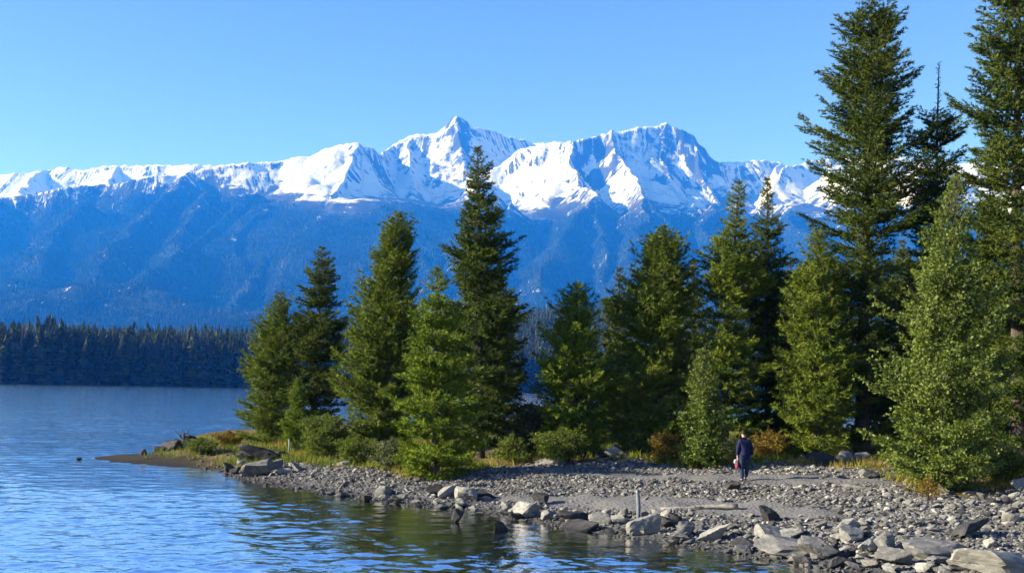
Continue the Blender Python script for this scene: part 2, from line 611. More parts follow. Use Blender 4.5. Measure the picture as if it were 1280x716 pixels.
# ------------------------------------------------------------------ water surface: real waves near, bump far
rr = [14.0]
while rr[-1] < 13000:
    r_ = rr[-1]
    rr.append(r_ + max(0.055, 0.055 * (r_ / 30.0) ** 1.6) if r_ < 240 else r_ * 1.12)
rr = np.array(rr)
th = np.linspace(R(-62), R(62), 760)
RR, TT = np.meshgrid(rr, th, indexing='ij')
X = RR * np.sin(TT); Y = RR * np.cos(TT) - 6
wz = np.zeros_like(X)
wr = np.random.default_rng(3)
for k in range(64):
    lam = 0.22 * (2.8 / 0.22) ** (wr.random() ** 1.45)
    ang = R(-84) + wr.normal() * 0.6
    kx, ky = math.cos(ang) * 2 * math.pi / lam, math.sin(ang) * 2 * math.pi / lam
    amp = 0.0031 * lam ** 0.95 * (0.6 + 0.8 * wr.random())
    ph = wr.random() * 6.283
    fade = smooth(lam * 420, lam * 130, RR)
    warp = 0.8 * pnoise(X * 0.11 / max(lam, .6), Y * 0.11 / max(lam, .6), 60 + k)
    wz += amp * fade * np.sin(kx * X + ky * Y + ph + 3.0 * warp)
gust = 0.45 + 0.75 * smooth(-0.5, 0.6, fbm(X * 0.05, Y * 0.09, 3, 77))
calm = smooth(-0.1, 5.0, -shore_sd(np.clip(X, -60, 60), np.clip(Y, -20, 110)))
calm = np.where((np.abs(X) < 60) & (Y < 110), 0.75 + 0.25 * calm, 1.0)
wz *= gust * calm * (0.42 + 0.58 * smooth(110, 30, RR) + 0.15 * smooth(46, 24, RR))
far = smooth(30, 130, RR)
V = np.stack([X, Y, wz], -1).reshape(-1, 3)
lake = obj('lake_water', make_mesh('lake_water', V, grid_faces(*X.shape)[:, ::-1], M['water'], True, {'far': far.ravel()}))
tag(lake, kind='structure')

# ------------------------------------------------------------------ mountains
ridges = [
    # (points (px, py, distance), slope scale, gully scale)
    ([(-260, 232, 13600), (-60, 220, 13600), (0, 217, 13600), (75, 210, 13600), (105, 214, 13500), (145, 206, 13400), (195, 207, 13300), (262, 207, 13200), (330, 205, 13000)], 1.0),
    ([(145, 206, 13400), (128, 225, 12700), (110, 245, 12000)], 1.0),
    ([(60, 211, 13600), (30, 232, 12800), (20, 250, 12000)], 1.0),
    ([(-320, 300, 9200), (-150, 272, 9500), (0, 248, 9800), (120, 230, 10100), (240, 213, 10400), (300, 203, 10600), (350, 199, 10700), (385, 190, 10800), (420, 178, 10800), (447, 171, 10800)], 0.85),
    ([(447, 171, 10800), (434, 200, 10300), (417, 235, 9800), (402, 272, 9300), (370, 330, 8300)], 1.0),
    ([(318, 240, 9850), (285, 266, 9300), (240, 310, 8300)], 0.9),
    ([(240, 213, 10400), (200, 250, 9500), (150, 300, 8300), (110, 345, 7300)], 0.85),
    ([(447, 171, 10800), (466, 188, 10800), (476, 215, 10500), (486, 245, 10100), (470, 300, 8900), (455, 345, 7700)], 1.0),
    ([(447, 171, 10800), (480, 179, 11300), (500, 171, 11600), (520, 163, 11700), (545, 159, 11700), (562, 151, 11700), (575, 141, 11700), (583, 149, 11750), (592, 158, 11800), (625, 168, 12300), (660, 177, 12600), (700, 180, 12600)], 1.15),
    ([(575, 144, 11700), (580, 175, 11300), (590, 205, 10900), (592, 225, 10600)], 1.3),
    ([(520, 163, 11700), (512, 190, 11200), (520, 225, 10700), (535, 260, 10000), (545, 310, 8900)], 1.1),
    ([(592, 218, 10400), (605, 205, 10700), (640, 188, 10900), (690, 176, 10900), (717, 170, 10800), (740, 167, 10900), (765, 161, 11000), (782, 160, 11050), (800, 151, 11100), (815, 148, 11150), (828, 141, 11200), (846, 148, 11200), (866, 154, 11200), (885, 171, 11200), (905, 188, 11200), (930, 195, 11300), (975, 203, 11600)], 1.1),
    ([(640, 252, 9700), (626, 275, 9200), (610, 310, 8500)], 0.9),
    ([(717, 170, 10800), (713, 190, 10500), (722, 215, 10200), (742, 245, 9700), (750, 290, 8900), (760, 340, 7800)], 1.15),
    ([(765, 160, 11000), (775, 188, 10500), (790, 213, 10100), (805, 243, 9600), (830, 285, 8900), (860, 340, 7600)], 1.1),
    ([(828, 147, 11200), (838, 185, 10800), (850, 220, 10400), (868, 250, 9900)], 1.2),
    ([(868, 155, 11200), (885, 195, 10800), (905, 230, 10300), (925, 262, 9700), (945, 310, 8600)], 1.15),
    ([(975, 203, 11600), (958, 214, 10900), (955, 235, 10400), (985, 262, 9800), (1010, 310, 8700)], 1.0),
    ([(958, 214, 10900), (1000, 204, 11500), (1040, 196, 11900), (1100, 194, 11900), (1160, 200, 11900), (1330, 212, 11900), (1560, 240, 11500)], 0.9),
    ([(1040, 210, 11000), (1070, 240, 10200), (1080, 290, 9000)], 0.95),
    ([(0, 248, 9800), (-40, 290, 8800), (-90, 340, 7400)], 0.85),
    ([(110, 250, 9700), (70, 290, 8700), (66, 330, 7700), (20, 350, 7000)], 0.8),
    ([(262, 235, 9900), (225, 285, 8700), (215, 320, 7800), (180, 352, 7000)], 0.8),
    ([(402, 272, 9300), (335, 320, 8300), (300, 365, 7000)], 0.9),
    ([(486, 245, 10100), (520, 300, 8800), (540, 360, 7200)], 0.9),
    ([(622, 245, 9700), (570, 300, 8600), (590, 360, 7200)], 0.9),
    ([(742, 245, 9700), (700, 300, 8600), (680, 350, 7400)], 0.9),
    ([(805, 243, 9600), (790, 300, 8500), (800, 360, 7200)], 0.9),
    ([(905, 230, 10300), (880, 285, 9000), (900, 350, 7400)], 0.95),
    ([(1160, 204, 11500), (1150, 250, 10000), (1140, 310, 8500)], 0.95),
    ([(1290, 215, 11500), (1270, 260, 10000), (1250, 320, 8200)], 0.95),
    ([(-300, 338, 6500), (0, 354, 6500), (150, 363, 6350), (300, 380, 6100), (430, 402, 5800)], 0.5),
    ([(420, 402, 6300), (560, 390, 6700), (700, 385, 6800), (900, 388, 6700), (1100, 380, 6500), (1500, 370, 6500)], 0.5),
]
gx = np.arange(-9000, 9000.1, 15.0)
gy = np.concatenate([np.arange(4300, 8200, 34.0), np.arange(8200, 13700, 17.0), np.arange(13700, 16500, 60.0)])
X, Y = np.meshgrid(gx, gy)
wx = X + 90 * fbm(X * 0.0016, Y * 0.0016, 3, 101)
wy = Y + 90 * fbm(X * 0.0016, Y * 0.0016, 3, 131)
Hm = np.full(X.shape, -1e9)
Tm = np.zeros(X.shape); Dm = np.zeros(X.shape)
acc0 = 0.0
for pts, sl_ in ridges:
    P3 = np.array([at_depth(*q) for q in pts])
    acc = acc0
    for i in range(len(P3) - 1):
        a, b = P3[i], P3[i + 1]
        dd = b[:2] - a[:2]
        L = np.hypot(*dd)
        tt = np.clip(((wx - a[0]) * dd[0] + (wy - a[1]) * dd[1]) / (L * L), 0, 1)
        q = np.hypot(wx - a[0] - tt * dd[0], wy - a[1] - tt * dd[1])
        h = a[2] + tt * (b[2] - a[2]) - sl_ * ((460 * (1 - np.exp(-q / 520.0)) + 0.50 * q) if len(pts) > 5 else (230 * (1 - np.exp(-q / 330.0)) + 0.46 * q))
        up = h > Hm
        Hm = np.where(up, h, Hm)
        Tm = np.where(up, acc + tt * L, Tm)
        Dm = np.where(up, q, Dm)
        acc += L
    acc0 += 9000.0
gul = ridged(Tm / 260.0, Dm / 1500.0, 3, 201)
gul0 = ridged(Tm / 950.0, Dm / 3500.0, 2, 191)
gul2 = ridged(Tm / 85.0, Dm / 700.0, 2, 231)
amp = smooth(60, 900, Dm)
alt = smooth(700, 1700, Hm)
for (cxp, cyp, D_, ra, dep) in ((520, 205, 11000, 500, 230), (600, 195, 11100, 380, 200), (745, 205, 10400, 320, 170), (855, 200, 10600, 520, 210), (925, 225, 10700, 450, 220), (455, 225, 10250, 360, 170)):
    c_ = at_depth(cxp, cyp, D_)
    q = np.hypot(wx - c_[0], (wy - c_[1]) * 0.8) / ra
    Hm = Hm - dep * np.exp(-q ** 2.6)
Hm = Hm + amp * (80 * (gul0 - 0.3) + gul * (30 + 4 * alt) + gul2 * (10 + 4 * alt)) + 6 * alt * fbm(X / 130.0, Y / 130.0, 4, 251) + 11 * smooth(1500, 2300, Hm) * fbm(X / 75.0, Y / 75.0, 3, 261) + (16 + 44 * (1 - alt)) * fbm(X / 750.0, Y / 750.0, 4, 271)
Hm = Hm + alt * 6 * (ridged(X / 110.0, Y / 110.0, 3, 291) - 0.3)
floor_ = 40 + 60 * smooth(4300, 8000, Y)
Hm = np.maximum(Hm, floor_)
gyv = np.gradient(Hm, axis=0) / np.gradient(Y, axis=0)
gxv = np.gradient(Hm, axis=1) / np.gradient(X, axis=1)
slope = np.hypot(gxv, gyv)
px_of = 640 + X / Y * F
line = (0.0213 * px_of - 2.0) * 7.4 + np.interp(px_of, [-200, 0, 120, 240, 320, 370, 430, 470, 520, 580, 640, 720, 780, 830, 900, 960, 1040, 1300], [1680, 1720, 1840, 1890, 1760, 1560, 1460, 1640, 1690, 1690, 1540, 1610, 1500, 1570, 1590, 1610, 1570, 1560])
snow = smooth(-380, 380, Hm - line - 115 + 120 * (gul0 - 0.35) + 210 * (gul - 0.35) + 300 * (gul2 - 0.3) + 110 * fbm(X / 420.0, Y / 420.0, 4, 301) + 130 * fbm(X / 1100.0, Y / 1100.0, 2, 307))
rockm = smooth(1.15, 1.6, slope + 0.32 * fbm(X / 170.0, Y / 170.0, 4, 333)) * smooth(0.05, 0.5, snow) * 0.5
# exposed crags around the two summits
for (cxp, cyp, D_, rad_, s_) in ((575, 158, 11600, 330, .62), (555, 185, 11400, 300, .5), (868, 175, 11150, 420, .66), (835, 200, 10900, 420, .55), (745, 198, 10700, 360, .72), (560, 222, 10700, 320, .55), (472, 190, 10900, 300, .55), (900, 225, 10600, 300, .35)):
    c_ = at_depth(cxp, cyp, D_)
    rockm = np.maximum(rockm, min(1.0, s_ * 1.22) * smooth(1.25, 0.25, np.hypot((X - c_[0]), (Y - c_[1]) * 0.8) / rad_) * smooth(-0.45, 0.35, fbm(X / 150.0, Y / 150.0, 4, 352) + 0.5 * gul2))
high = smooth(-260, 60, Hm - line + 60 * gul)
V = np.stack([X, Y, Hm], -1).reshape(-1, 3)
mt = obj('mountains', make_mesh('mountains', V, grid_faces(*X.shape), M['mountain'], True, {'snow': snow.ravel(), 'rock': rockm.ravel(), 'high': high.ravel(), 'along': (Tm / 100.0).ravel(), 'down': (Dm / 100.0).ravel()}))
tag(mt, kind='structure')


def interp_grid(x, y):
    ix = np.clip(np.searchsorted(gx, x) - 1, 0, len(gx) - 2); iy = np.clip(np.searchsorted(gy, y) - 1, 0, len(gy) - 2)
    fx = np.clip((x - gx[ix]) / (gx[ix + 1] - gx[ix]), 0, 1); fy = np.clip((y - gy[iy]) / (gy[iy + 1] - gy[iy]), 0, 1)

    def s(A):
        return (A[iy, ix] * (1 - fx) + A[iy, ix + 1] * fx) * (1 - fy) + (A[iy + 1, ix] * (1 - fx) + A[iy + 1, ix + 1] * fx) * fy
    return s


# mountain forest: many tiny conifers on the slopes
N = 420000
yy = 4500 + (rng.random(N) ** 0.8) * 6600
xx = (rng.random(N) - 0.5) * 2 * (yy * 0.56)
s = interp_grid(xx, yy)
hh = s(Hm); dens = (1 - s(high) * 0.995) ** 2.2
patch = smooth(-0.35, 0.25, fbm(xx / 500.0, yy / 500.0, 4, 411))
keep = (rng.random(N) < dens * (0.35 + 0.65 * patch)) & (hh > 45) & (s(-gyv) < 0.25)
xx, yy, hh = xx[keep], yy[keep], hh[keep]
n = len(xx)
ht = rng.uniform(14, 30, n); wd = ht * rng.uniform(0.16, 0.24, n)
a0 = rng.random(n) * 6.28
V = np.zeros((n, 5, 3), np.float32)
V[:, 0] = np.stack([xx, yy, hh + ht], -1)
for k in range(4):
    V[:, 1 + k] = np.stack([xx + np.cos(a0 + k * 1.5708) * wd, yy + np.sin(a0 + k * 1.5708) * wd, hh - 1], -1)
base = (np.arange(n) * 5)[:, None]
Fc = np.concatenate([base + np.array([[0, 1 + k, 1 + (k + 1) % 4]]) for k in range(4)])
tt_ = np.repeat(rng.random(n), 5)
tag(obj('mountain_forest', make_mesh('mountain_forest', V.reshape(-1, 3), Fc, M['hill_needles'], False, {'tint': tt_})),
    'dense blue hazed conifer forest covering the lower mountain slopes', 'forest', kind='stuff')

# ------------------------------------------------------------------ conifers


def unit(v):
    return v / (np.linalg.norm(v, axis=-1, keepdims=True) + 1e-9)


def plant_arrays(seed, H, prof, t0=0.04, dz=0.34, nb=6, e_low=-0.15, e_top=0.75, upturn=0.25, tier=0.25, gap=0.05,
                 ds=0.13, dt=0.11, twig=0.5, blade=0.18, bw=0.042, nblade=7, leaf=False, lean=(0, 0), lumps=0.25, spread=1.05, lop=None, face=1.0, bare=2.0, jit=0.35):
    """needle/leaf arrays, and branch axis arrays. prof: [(height fraction, radius m)]"""
    g = np.random.default_rng(seed)
    ts = np.array([p[0] for p in prof]); rs = np.array([p[1] for p in prof])
    zs = []
    z = t0 * H
    while z < H * 0.985:
        zs.append(z)
        z += dz * g.uniform(0.7, 1.3) * (0.55 + 0.45 * (1 - z / H))
    zs = np.array(zs)
    nbr = np.maximum(3, np.round(nb * g.uniform(0.75, 1.25, len(zs)))).astype(int)
    wm = 1 + tier * g.normal(0, 1, len(zs)).clip(-1.6, 1.1)
    zi = np.repeat(np.arange(len(zs)), nbr)
    bz = zs[zi] + g.normal(0, dz * jit, len(zi))
    bz = np.clip(bz, t0 * H * 0.9, H * 0.985)
    az = np.concatenate([g.random() * 6.283 + np.arange(k) * 6.283 / k for k in nbr]) + g.normal(0, 0.25, len(zi))
    tf = bz / H
    rad = np.interp(tf, ts, rs)
    # lumps: smooth variation over azimuth and height
    lump = 1 + lumps * fbm(np.cos(az) * 1.3 + seed * 3.1, np.sin(az) * 1.3 + bz * 0.85, 3, seed)
    L = np.maximum(0.12, rad * wm[zi] * lump * g.uniform(0.80, 1.14, len(zi)))
    if lop:
        L *= 1 + lop[0] * np.cos(az - lop[1])
    ok = g.random(len(zi)) > gap
    bz, az, tf, L = bz[ok], az[ok], tf[ok], L[ok]
    e = e_low + (e_top - e_low) * tf ** 1.3 + g.normal(0, 0.10, len(L))
    L = np.minimum(L, np.maximum(0.06, (H - bz) * 0.95 / (np.tan(np.clip(e, 0.02, 1.3)) + upturn + 0.12)))
    dirh = np.stack([np.cos(az), np.sin(az), np.zeros_like(az)], -1)
    base = np.stack([lean[0] * tf ** 1.5, lean[1] * tf ** 1.5, bz], -1)

    def bp(i, s_):
        l = L[i]
        rise = l * (np.tan(e[i]) * s_ + upturn * s_ * s_)
        p = base[i] + dirh[i] * (l * s_)[:, None]
        p[:, 2] += rise
        return p
    # twigs
    nt = np.maximum(3, np.ceil(L / ds)).astype(int)
    bi = np.repeat(np.arange(len(L)), nt)
    idx = np.arange(len(bi)) - np.repeat(np.cumsum(nt) - nt, nt)
    s_ = 0.10 + 0.90 * ((idx + g.random(len(bi))) / nt[bi])
    s_ = np.clip(s_, 0.05, 1.0)
    side = np.where(idx % 2 == 0, 1.0, -1.0)
    ang = side * g.uniform(0.55, 1.15, len(bi))
    ta = az[bi] + ang * (1 - 0.65 * s_ ** 3)
    tv = g.normal(0.12, 0.22, len(bi)) + 0.3 * e[bi]
    tdir = unit(np.stack([np.cos(ta), np.sin(ta), tv], -1))
    tl = np.minimum(twig * L[bi] * (1.05 - s_) + 0.13 * np.clip(L[bi] * 1.2, 0.15, 1), 0.85) * g.uniform(0.65, 1.2, len(bi))
    tp = bp(bi, s_)
    if bare < 1:
        kp = (tf[bi] < bare) | (g.random(len(bi)) < 0.13)
        bi, s_, tdir, tl, tp = bi[kp], s_[kp], tdir[kp], tl[kp], tp[kp]
    # tufts
    nq = np.maximum(2, np.ceil(tl / dt)).astype(int)
    qi = np.repeat(np.arange(len(bi)), nq)
    qx = np.arange(len(qi)) - np.repeat(np.cumsum(nq) - nq, nq)
    u = (qx + g.random(len(qi))) / nq[qi]
    qp = tp[qi] + tdir[qi] * (tl[qi] * u)[:, None]
    qp[:, 2] += 0.12 * tl[qi] * u * u
    # needles
    m = np.repeat(np.arange(len(qi)), nblade)
    dd = unit(tdir[qi][m] + spread * g.normal(0, 0.6, (len(m), 3)) + np.array([0, 0, 0.18]))
    rad_ = qp[m] - np.array([0, 0, 0]); rad_ = rad_ * np.array([1, 1, 0.0]); rad_ = unit(rad_)
    nn = unit(np.cross(dd, face * (1.0 * rad_ + np.array([0, 0, 0.22])) + g.normal(0, 0.5, (len(m), 3))))
    bl = blade * g.uniform(0.7, 1.3, len(m))
    w = bw * g.uniform(0.7, 1.3, len(m))
    fs = np.clip(0.40 + 0.75 * L, 0.40, 1.0)[bi][qi][m]
    bl = bl * fs; w = w * fs
    p0 = qp[m]
    tint_b = g.random(len(L))
    tint = np.clip(0.45 * tint_b[bi][qi][m] + 0.55 * g.random(len(m)), 0, 1)
    if leaf:
        p0 = p0 + dd * 0.04
        mid = p0 + dd * (bl * 0.45)[:, None]
        V = np.stack([p0, mid + nn * (w / 2)[:, None], p0 + dd * bl[:, None], mid - nn * (w / 2)[:, None]], 1)
        k = 4
    else:
        V = np.stack([p0 - nn * (w / 2)[:, None], p0 + nn * (w / 2)[:, None], p0 + dd * bl[:, None]], 1)
        k = 3
    Fc = np.arange(len(m) * k).reshape(-1, k)
    # wood
    bs = np.linspace(0, 1, 4)
    pts = np.stack([bp(np.arange(len(L)), np.full(len(L), q)) for q in bs], 1)
    br = np.clip(0.010 + 0.012 * L, 0.01, 0.06)
    return V.reshape(-1, 3), Fc, np.repeat(tint, k), pts, br


def wood_mesh(name, H, r0, pts, br, lean, mat, seed, t_end=0.985, flare=1.35):
    g = np.random.default_rng(seed + 999)
    nz = 22; ns = 9
    tz = np.linspace(-0.02, t_end, nz)
    r = r0 * (1 - np.clip(tz, 0, 1)) ** 0.85 + 0.012
    r = r * np.where(tz < 0.05, 1 + (flare - 1) * (1 - np.clip(tz, 0, 0.05) / 0.05), 1)
    th = np.arange(ns) * 2 * math.pi / ns
    wob = 0.04 * r0 * 6
    cx = lean[0] * np.clip(tz, 0, 1) ** 1.5 + wob * 0.15 * np.sin(tz * 9 + seed); cy = lean[1] * np.clip(tz, 0, 1) ** 1.5
    V = np.stack([cx[:, None] + r[:, None] * np.cos(th), cy[:, None] + r[:, None] * np.sin(th), np.repeat((tz * H)[:, None], ns, 1)], -1).reshape(-1, 3)
    i = np.arange(nz - 1)[:, None] * ns; k = np.arange(ns)[None, :]
    Fq = np.stack([i + k, i + (k + 1) % ns, i + ns + (k + 1) % ns, i + ns + k], -1).reshape(-1, 4)
    # branches: three sided
    nb_, ks = pts.shape[0], pts.shape[1]
    d = unit(pts[:, -1] - pts[:, 0])
    u = unit(np.cross(d, np.array([0, 0, 1.0]))); w = np.cross(u, d)
    tap = np.linspace(1, 0.15, ks)
    rings = []
    for a in (0, 2.094, 4.189):
        rings.append(pts + (br[:, None] * tap)[..., None] * (math.cos(a) * u + math.sin(a) * w)[:, None, :])
    B = np.stack(rings, 2)          # nb, ks, 3, xyz
    off = len(V)
    ib = off + (np.arange(nb_) * ks * 3)[:, None, None] + (np.arange(ks - 1) * 3)[None, :, None]
    k3 = np.arange(3)[None, None, :]
    k4 = (np.arange(3)[None, None, :] + 1) % 3
    Fb = np.stack([ib + k3, ib + k4, ib + 3 + k4, ib + 3 + k3], -1).reshape(-1, 4)
    V = np.concatenate([V, B.reshape(-1, 3)])
    return make_mesh(name, V, np.concatenate([Fq, Fb]), mat, True)


def place_plant(name, label, cat, base_px, top_py, prof_px, mat, seed, group=None, base=None, top_px=None, trunk=0.17, two_parts=True, tparts=('trunk', 'crown'), rot=None, **kw):
    b = on_ground(*base_px) if base is None else np.array(base, float)
    d = b[1]
    tx = base_px[0] if top_px is None else top_px
    top = at_depth(tx, top_py, d)
    H = top[2] - b[2] + 0.05
    prof = [(q, (0.95 if mat is M['leaf'] else 1.03) * r * d / F) for q, r in prof_px]
    lean = (top[0] - b[0], 0.0)
    kw.setdefault('lean', lean)
    V, Fc, tint, pts, br = plant_arrays(seed, H, prof, **kw)
    V[:, 2] = np.maximum(V[:, 2], -0.05)
    r = tag(empty(name, b), label, cat, group)
    obj(tparts[0], wood_mesh(tparts[0], H, trunk, pts, br, kw['lean'], M['bark'], seed), r)
    obj(tparts[1], make_mesh(tparts[1], V, Fc, mat, False, {'tint': tint}), r)
    return r


DENSE = dict(jit=0.22, dz=0.38, nb=10, twig=0.6, e_low=0.05, e_top=0.9, upturn=0.30, tier=0.12, gap=0.04, t0=0.02, lumps=0.35)
TIER = dict(jit=0.13, dz=0.88, nb=12, twig=0.60, e_low=-0.10, e_top=0.40, upturn=0.34, tier=0.32, gap=0.08, t0=0.04, lumps=0.38)
SPR = dict(jit=0.15, dz=0.52, nb=11, twig=0.6, e_low=-0.10, e_top=0.5, upturn=0.25, tier=0.20, gap=0.05, t0=0.05, lumps=0.40)
LEAF = dict(dz=0.30, nb=8, e_low=0.12, e_top=0.95, upturn=0.22, tier=0.14, gap=0.04, t0=0.02, leaf=True, blade=0.105, bw=0.07, nblade=4, ds=0.15, dt=0.11, spread=1.3, lumps=0.26)

# name, label, base px, top px/py, profile in photo pixels, material, style
trees = [
    ('pine_tree', 'pyramid shaped pine with sunlit olive needles at the tip of the wooded point', (338, 556), 352, 364, [(0, 30), (0.12, 38), (0.35, 36), (0.6, 25), (0.85, 11), (1, 2)], 'pine', DENSE, {}),
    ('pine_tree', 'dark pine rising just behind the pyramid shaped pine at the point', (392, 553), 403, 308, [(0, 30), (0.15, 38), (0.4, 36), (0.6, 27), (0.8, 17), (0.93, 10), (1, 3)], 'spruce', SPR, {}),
    ('pine_tree', 'bushy pine with a lumpy narrow top right of the two pines at the point', (474, 566), 499, 264, [(0, 34), (0.12, 46), (0.35, 48), (0.55, 37), (0.72, 25), (0.88, 17), (0.96, 7), (1, 2)], 'pine', DENSE, {}),
    ('pine_tree', 'bright green young pine with layered drooping sprays standing out on the gravel', (543, 596), 546, 334, [(0, 36), (0.1, 45), (0.3, 46), (0.55, 37), (0.8, 20), (0.94, 8), (1, 2)], 'pine_bright', dict(SPR, t0=0.0, tier=0.2), {}),
    ('spruce_tree', 'tallest dark spruce of the middle clump with a slender pointed top', (600, 574), 597, 182, [(0, 38), (0.12, 48), (0.35, 46), (0.55, 36), (0.72, 25), (0.85, 14), (0.95, 7), (1, 2)], 'spruce', SPR, {}),
    ('spruce_tree', 'low dark spruce at the right edge of the middle clump', (627, 566), 622, 335, [(0, 22), (0.2, 27), (0.5, 26), (0.75, 17), (1, 3)], 'spruce', SPR, {}),
    ('pine_tree', 'short broad pine alone beside the gap of open water', (717, 570), 721, 352, [(0, 40), (0.12, 46), (0.35, 40), (0.6, 29), (0.8, 17), (0.93, 8), (1, 2)], 'pine_bright', dict(DENSE, tier=0.2), {}),
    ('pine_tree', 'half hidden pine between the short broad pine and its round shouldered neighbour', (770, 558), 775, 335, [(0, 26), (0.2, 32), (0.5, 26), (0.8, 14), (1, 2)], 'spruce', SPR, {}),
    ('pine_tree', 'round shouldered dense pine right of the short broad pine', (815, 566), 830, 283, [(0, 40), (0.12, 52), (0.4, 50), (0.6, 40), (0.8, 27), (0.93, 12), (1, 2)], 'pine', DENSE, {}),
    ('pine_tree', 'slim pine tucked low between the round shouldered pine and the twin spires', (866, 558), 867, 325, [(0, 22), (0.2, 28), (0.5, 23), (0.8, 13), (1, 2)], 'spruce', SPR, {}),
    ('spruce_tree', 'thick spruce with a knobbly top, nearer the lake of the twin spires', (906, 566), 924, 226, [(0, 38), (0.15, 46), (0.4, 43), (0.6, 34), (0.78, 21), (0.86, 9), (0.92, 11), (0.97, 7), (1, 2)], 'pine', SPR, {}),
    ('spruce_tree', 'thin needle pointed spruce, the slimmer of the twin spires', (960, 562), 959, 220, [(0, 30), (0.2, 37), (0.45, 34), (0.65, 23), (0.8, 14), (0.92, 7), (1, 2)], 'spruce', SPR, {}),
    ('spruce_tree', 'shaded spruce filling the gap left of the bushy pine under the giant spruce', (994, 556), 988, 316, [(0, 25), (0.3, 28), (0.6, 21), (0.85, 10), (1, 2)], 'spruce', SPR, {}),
    ('pine_tree', 'dense sunlit pine at the left foot of the giant tiered spruce', (1022, 572), 1022, 285, [(0, 38), (0.15, 46), (0.4, 43), (0.65, 30), (0.85, 15), (1, 2)], 'pine', DENSE, {}),
    ('spruce_tree', 'giant tiered spruce with wide gapped branches reaching past the top of the frame', (1078, 568), 1091, -14, [(0.03, 40), (0.15, 66), (0.3, 71), (0.45, 67), (0.6, 60), (0.75, 52), (0.86, 37), (0.94, 16), (1, 2)], 'spruce', TIER, dict(trunk=0.32)),
    ('spruce_tree', 'sparse spruce with a bare dead spire above the leafy tree', (1168, 566), 1174, 72, [(0, 36), (0.3, 42), (0.5, 34), (0.62, 24), (0.72, 27), (0.80, 23), (0.845, 20), (0.865, 6), (0.89, 2.5), (1, 1.0)], 'spruce', dict(SPR, gap=0.25, tier=0.4, bare=0.862), dict(trunk=0.15)),
    ('aspen_tree', 'big leafy pale green tree with small bright leaves beside the stony beach', (1180, 612), 1196, 222, [(0, 64), (0.08, 78), (0.25, 80), (0.45, 64), (0.65, 43), (0.82, 24), (0.94, 10), (1, 2)], 'leaf', LEAF, dict(trunk=0.16)),
    ('aspen_tree', 'small leafy pale green tree just left of the walker', (878, 585), 879, 438, [(0, 24), (0.1, 31), (0.35, 29), (0.6, 20), (0.85, 9), (1, 2)], 'leaf', dict(LEAF, dz=0.20), dict(trunk=0.06)),
    ('spruce_tree', 'huge dark spruce cut off by the right edge of the frame', (1274, 578), 1273, -60, [(0.03, 52), (0.15, 68), (0.3, 70), (0.5, 62), (0.7, 54), (0.85, 44), (0.94, 24), (1, 4)], 'spruce', TIER, dict(trunk=0.33)),
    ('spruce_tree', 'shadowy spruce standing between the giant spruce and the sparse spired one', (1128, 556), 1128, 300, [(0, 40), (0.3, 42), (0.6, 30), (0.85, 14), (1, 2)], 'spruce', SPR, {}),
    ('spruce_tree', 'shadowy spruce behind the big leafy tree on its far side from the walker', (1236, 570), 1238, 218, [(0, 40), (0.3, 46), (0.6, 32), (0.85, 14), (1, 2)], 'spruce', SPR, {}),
    ('pine_sapling', 'small bright sapling at the foot of the two pines on the point', (369, 563), 372, 476, [(0, 12), (0.2, 15), (0.6, 10), (1, 2)], 'pine_bright', dict(DENSE, dz=0.16), dict(trunk=0.04)),
]
for i, (nm, lab, bpx, tpx, tpy, prof, mk, st, ex) in enumerate(trees):
    kw = dict(st); kw.update({k: v for k, v in ex.items() if k != 'trunk'})
    place_plant(nm, lab, 'tree', bpx, tpy, prof, M[mk], 100 + i * 7, top_px=tpx, trunk=ex.get('trunk', 0.17), **kw)

# shrubs: low plants with many stems
SHR = dict(dz=0.10, nb=9, e_low=0.35, e_top=1.15, upturn=0.1, tier=0.15, gap=0.03, t0=0.03, leaf=True, blade=0.10, bw=0.05, nblade=3, ds=0.11, dt=0.10, spread=1.2, lumps=0.5)
shrubs = [
    ('leafy green shrub between the point pines and the bushy pine', (408, 574), 520, [(0, 20), (0.4, 26), (0.8, 17), (1, 6)], 'shrub'),
    ('low green bush below the bushy pine at the gravel edge', (448, 580), 548, [(0, 20), (0.5, 26), (1, 8)], 'shrub'),
    ('tan green shrub left of the bright young pine', (490, 585), 552, [(0, 22), (0.5, 28), (1, 10)], 'sage'),
    ('yellow green bush on the grassy spit', (252, 568), 549, [(0, 16), (0.5, 24), (1, 8)], 'shrub'),
    ('orange autumn bush at the left end of the wooded point', (286, 560), 541, [(0, 16), (0.5, 22), (1, 8)], 'autumn'),
    ('grey green bush in front of the gap of open water', (664, 572), 508, [(0, 24), (0.4, 30), (0.8, 18), (1, 6)], 'sage'),
    ('wide green bush under the short broad pine', (700, 578), 540, [(0, 30), (0.5, 34), (1, 12)], 'shrub'),
    ('olive bush left of the dark rocks beside the water gap', (640, 578), 548, [(0, 18), (0.5, 20), (1, 8)], 'shrub'),
    ('orange brown bush left of the small leafy tree', (832, 578), 543, [(0, 15), (0.5, 19), (1, 8)], 'autumn'),
    ('orange brown bush just right of the walker', (962, 574), 541, [(0, 16), (0.5, 22), (1, 9)], 'autumn'),
    ('dark green bush behind the fallen pale branches', (795, 572), 540, [(0, 20), (0.5, 24), (1, 8)], 'shrub'),
    ('small rusty bush at the foot of the big leafy tree', (1160, 622), 604, [(0, 14), (0.5, 18), (1, 8)], 'autumn'),
    ('dark bush beneath the huge spruce at the frame edge', (1258, 604), 560, [(0, 26), (0.5, 32), (1, 12)], 'shrub'),
    ('dry olive bush left of the walker under the dark trees', (918, 574), 548, [(0, 15), (0.5, 20), (1, 8)], 'sage'),
]
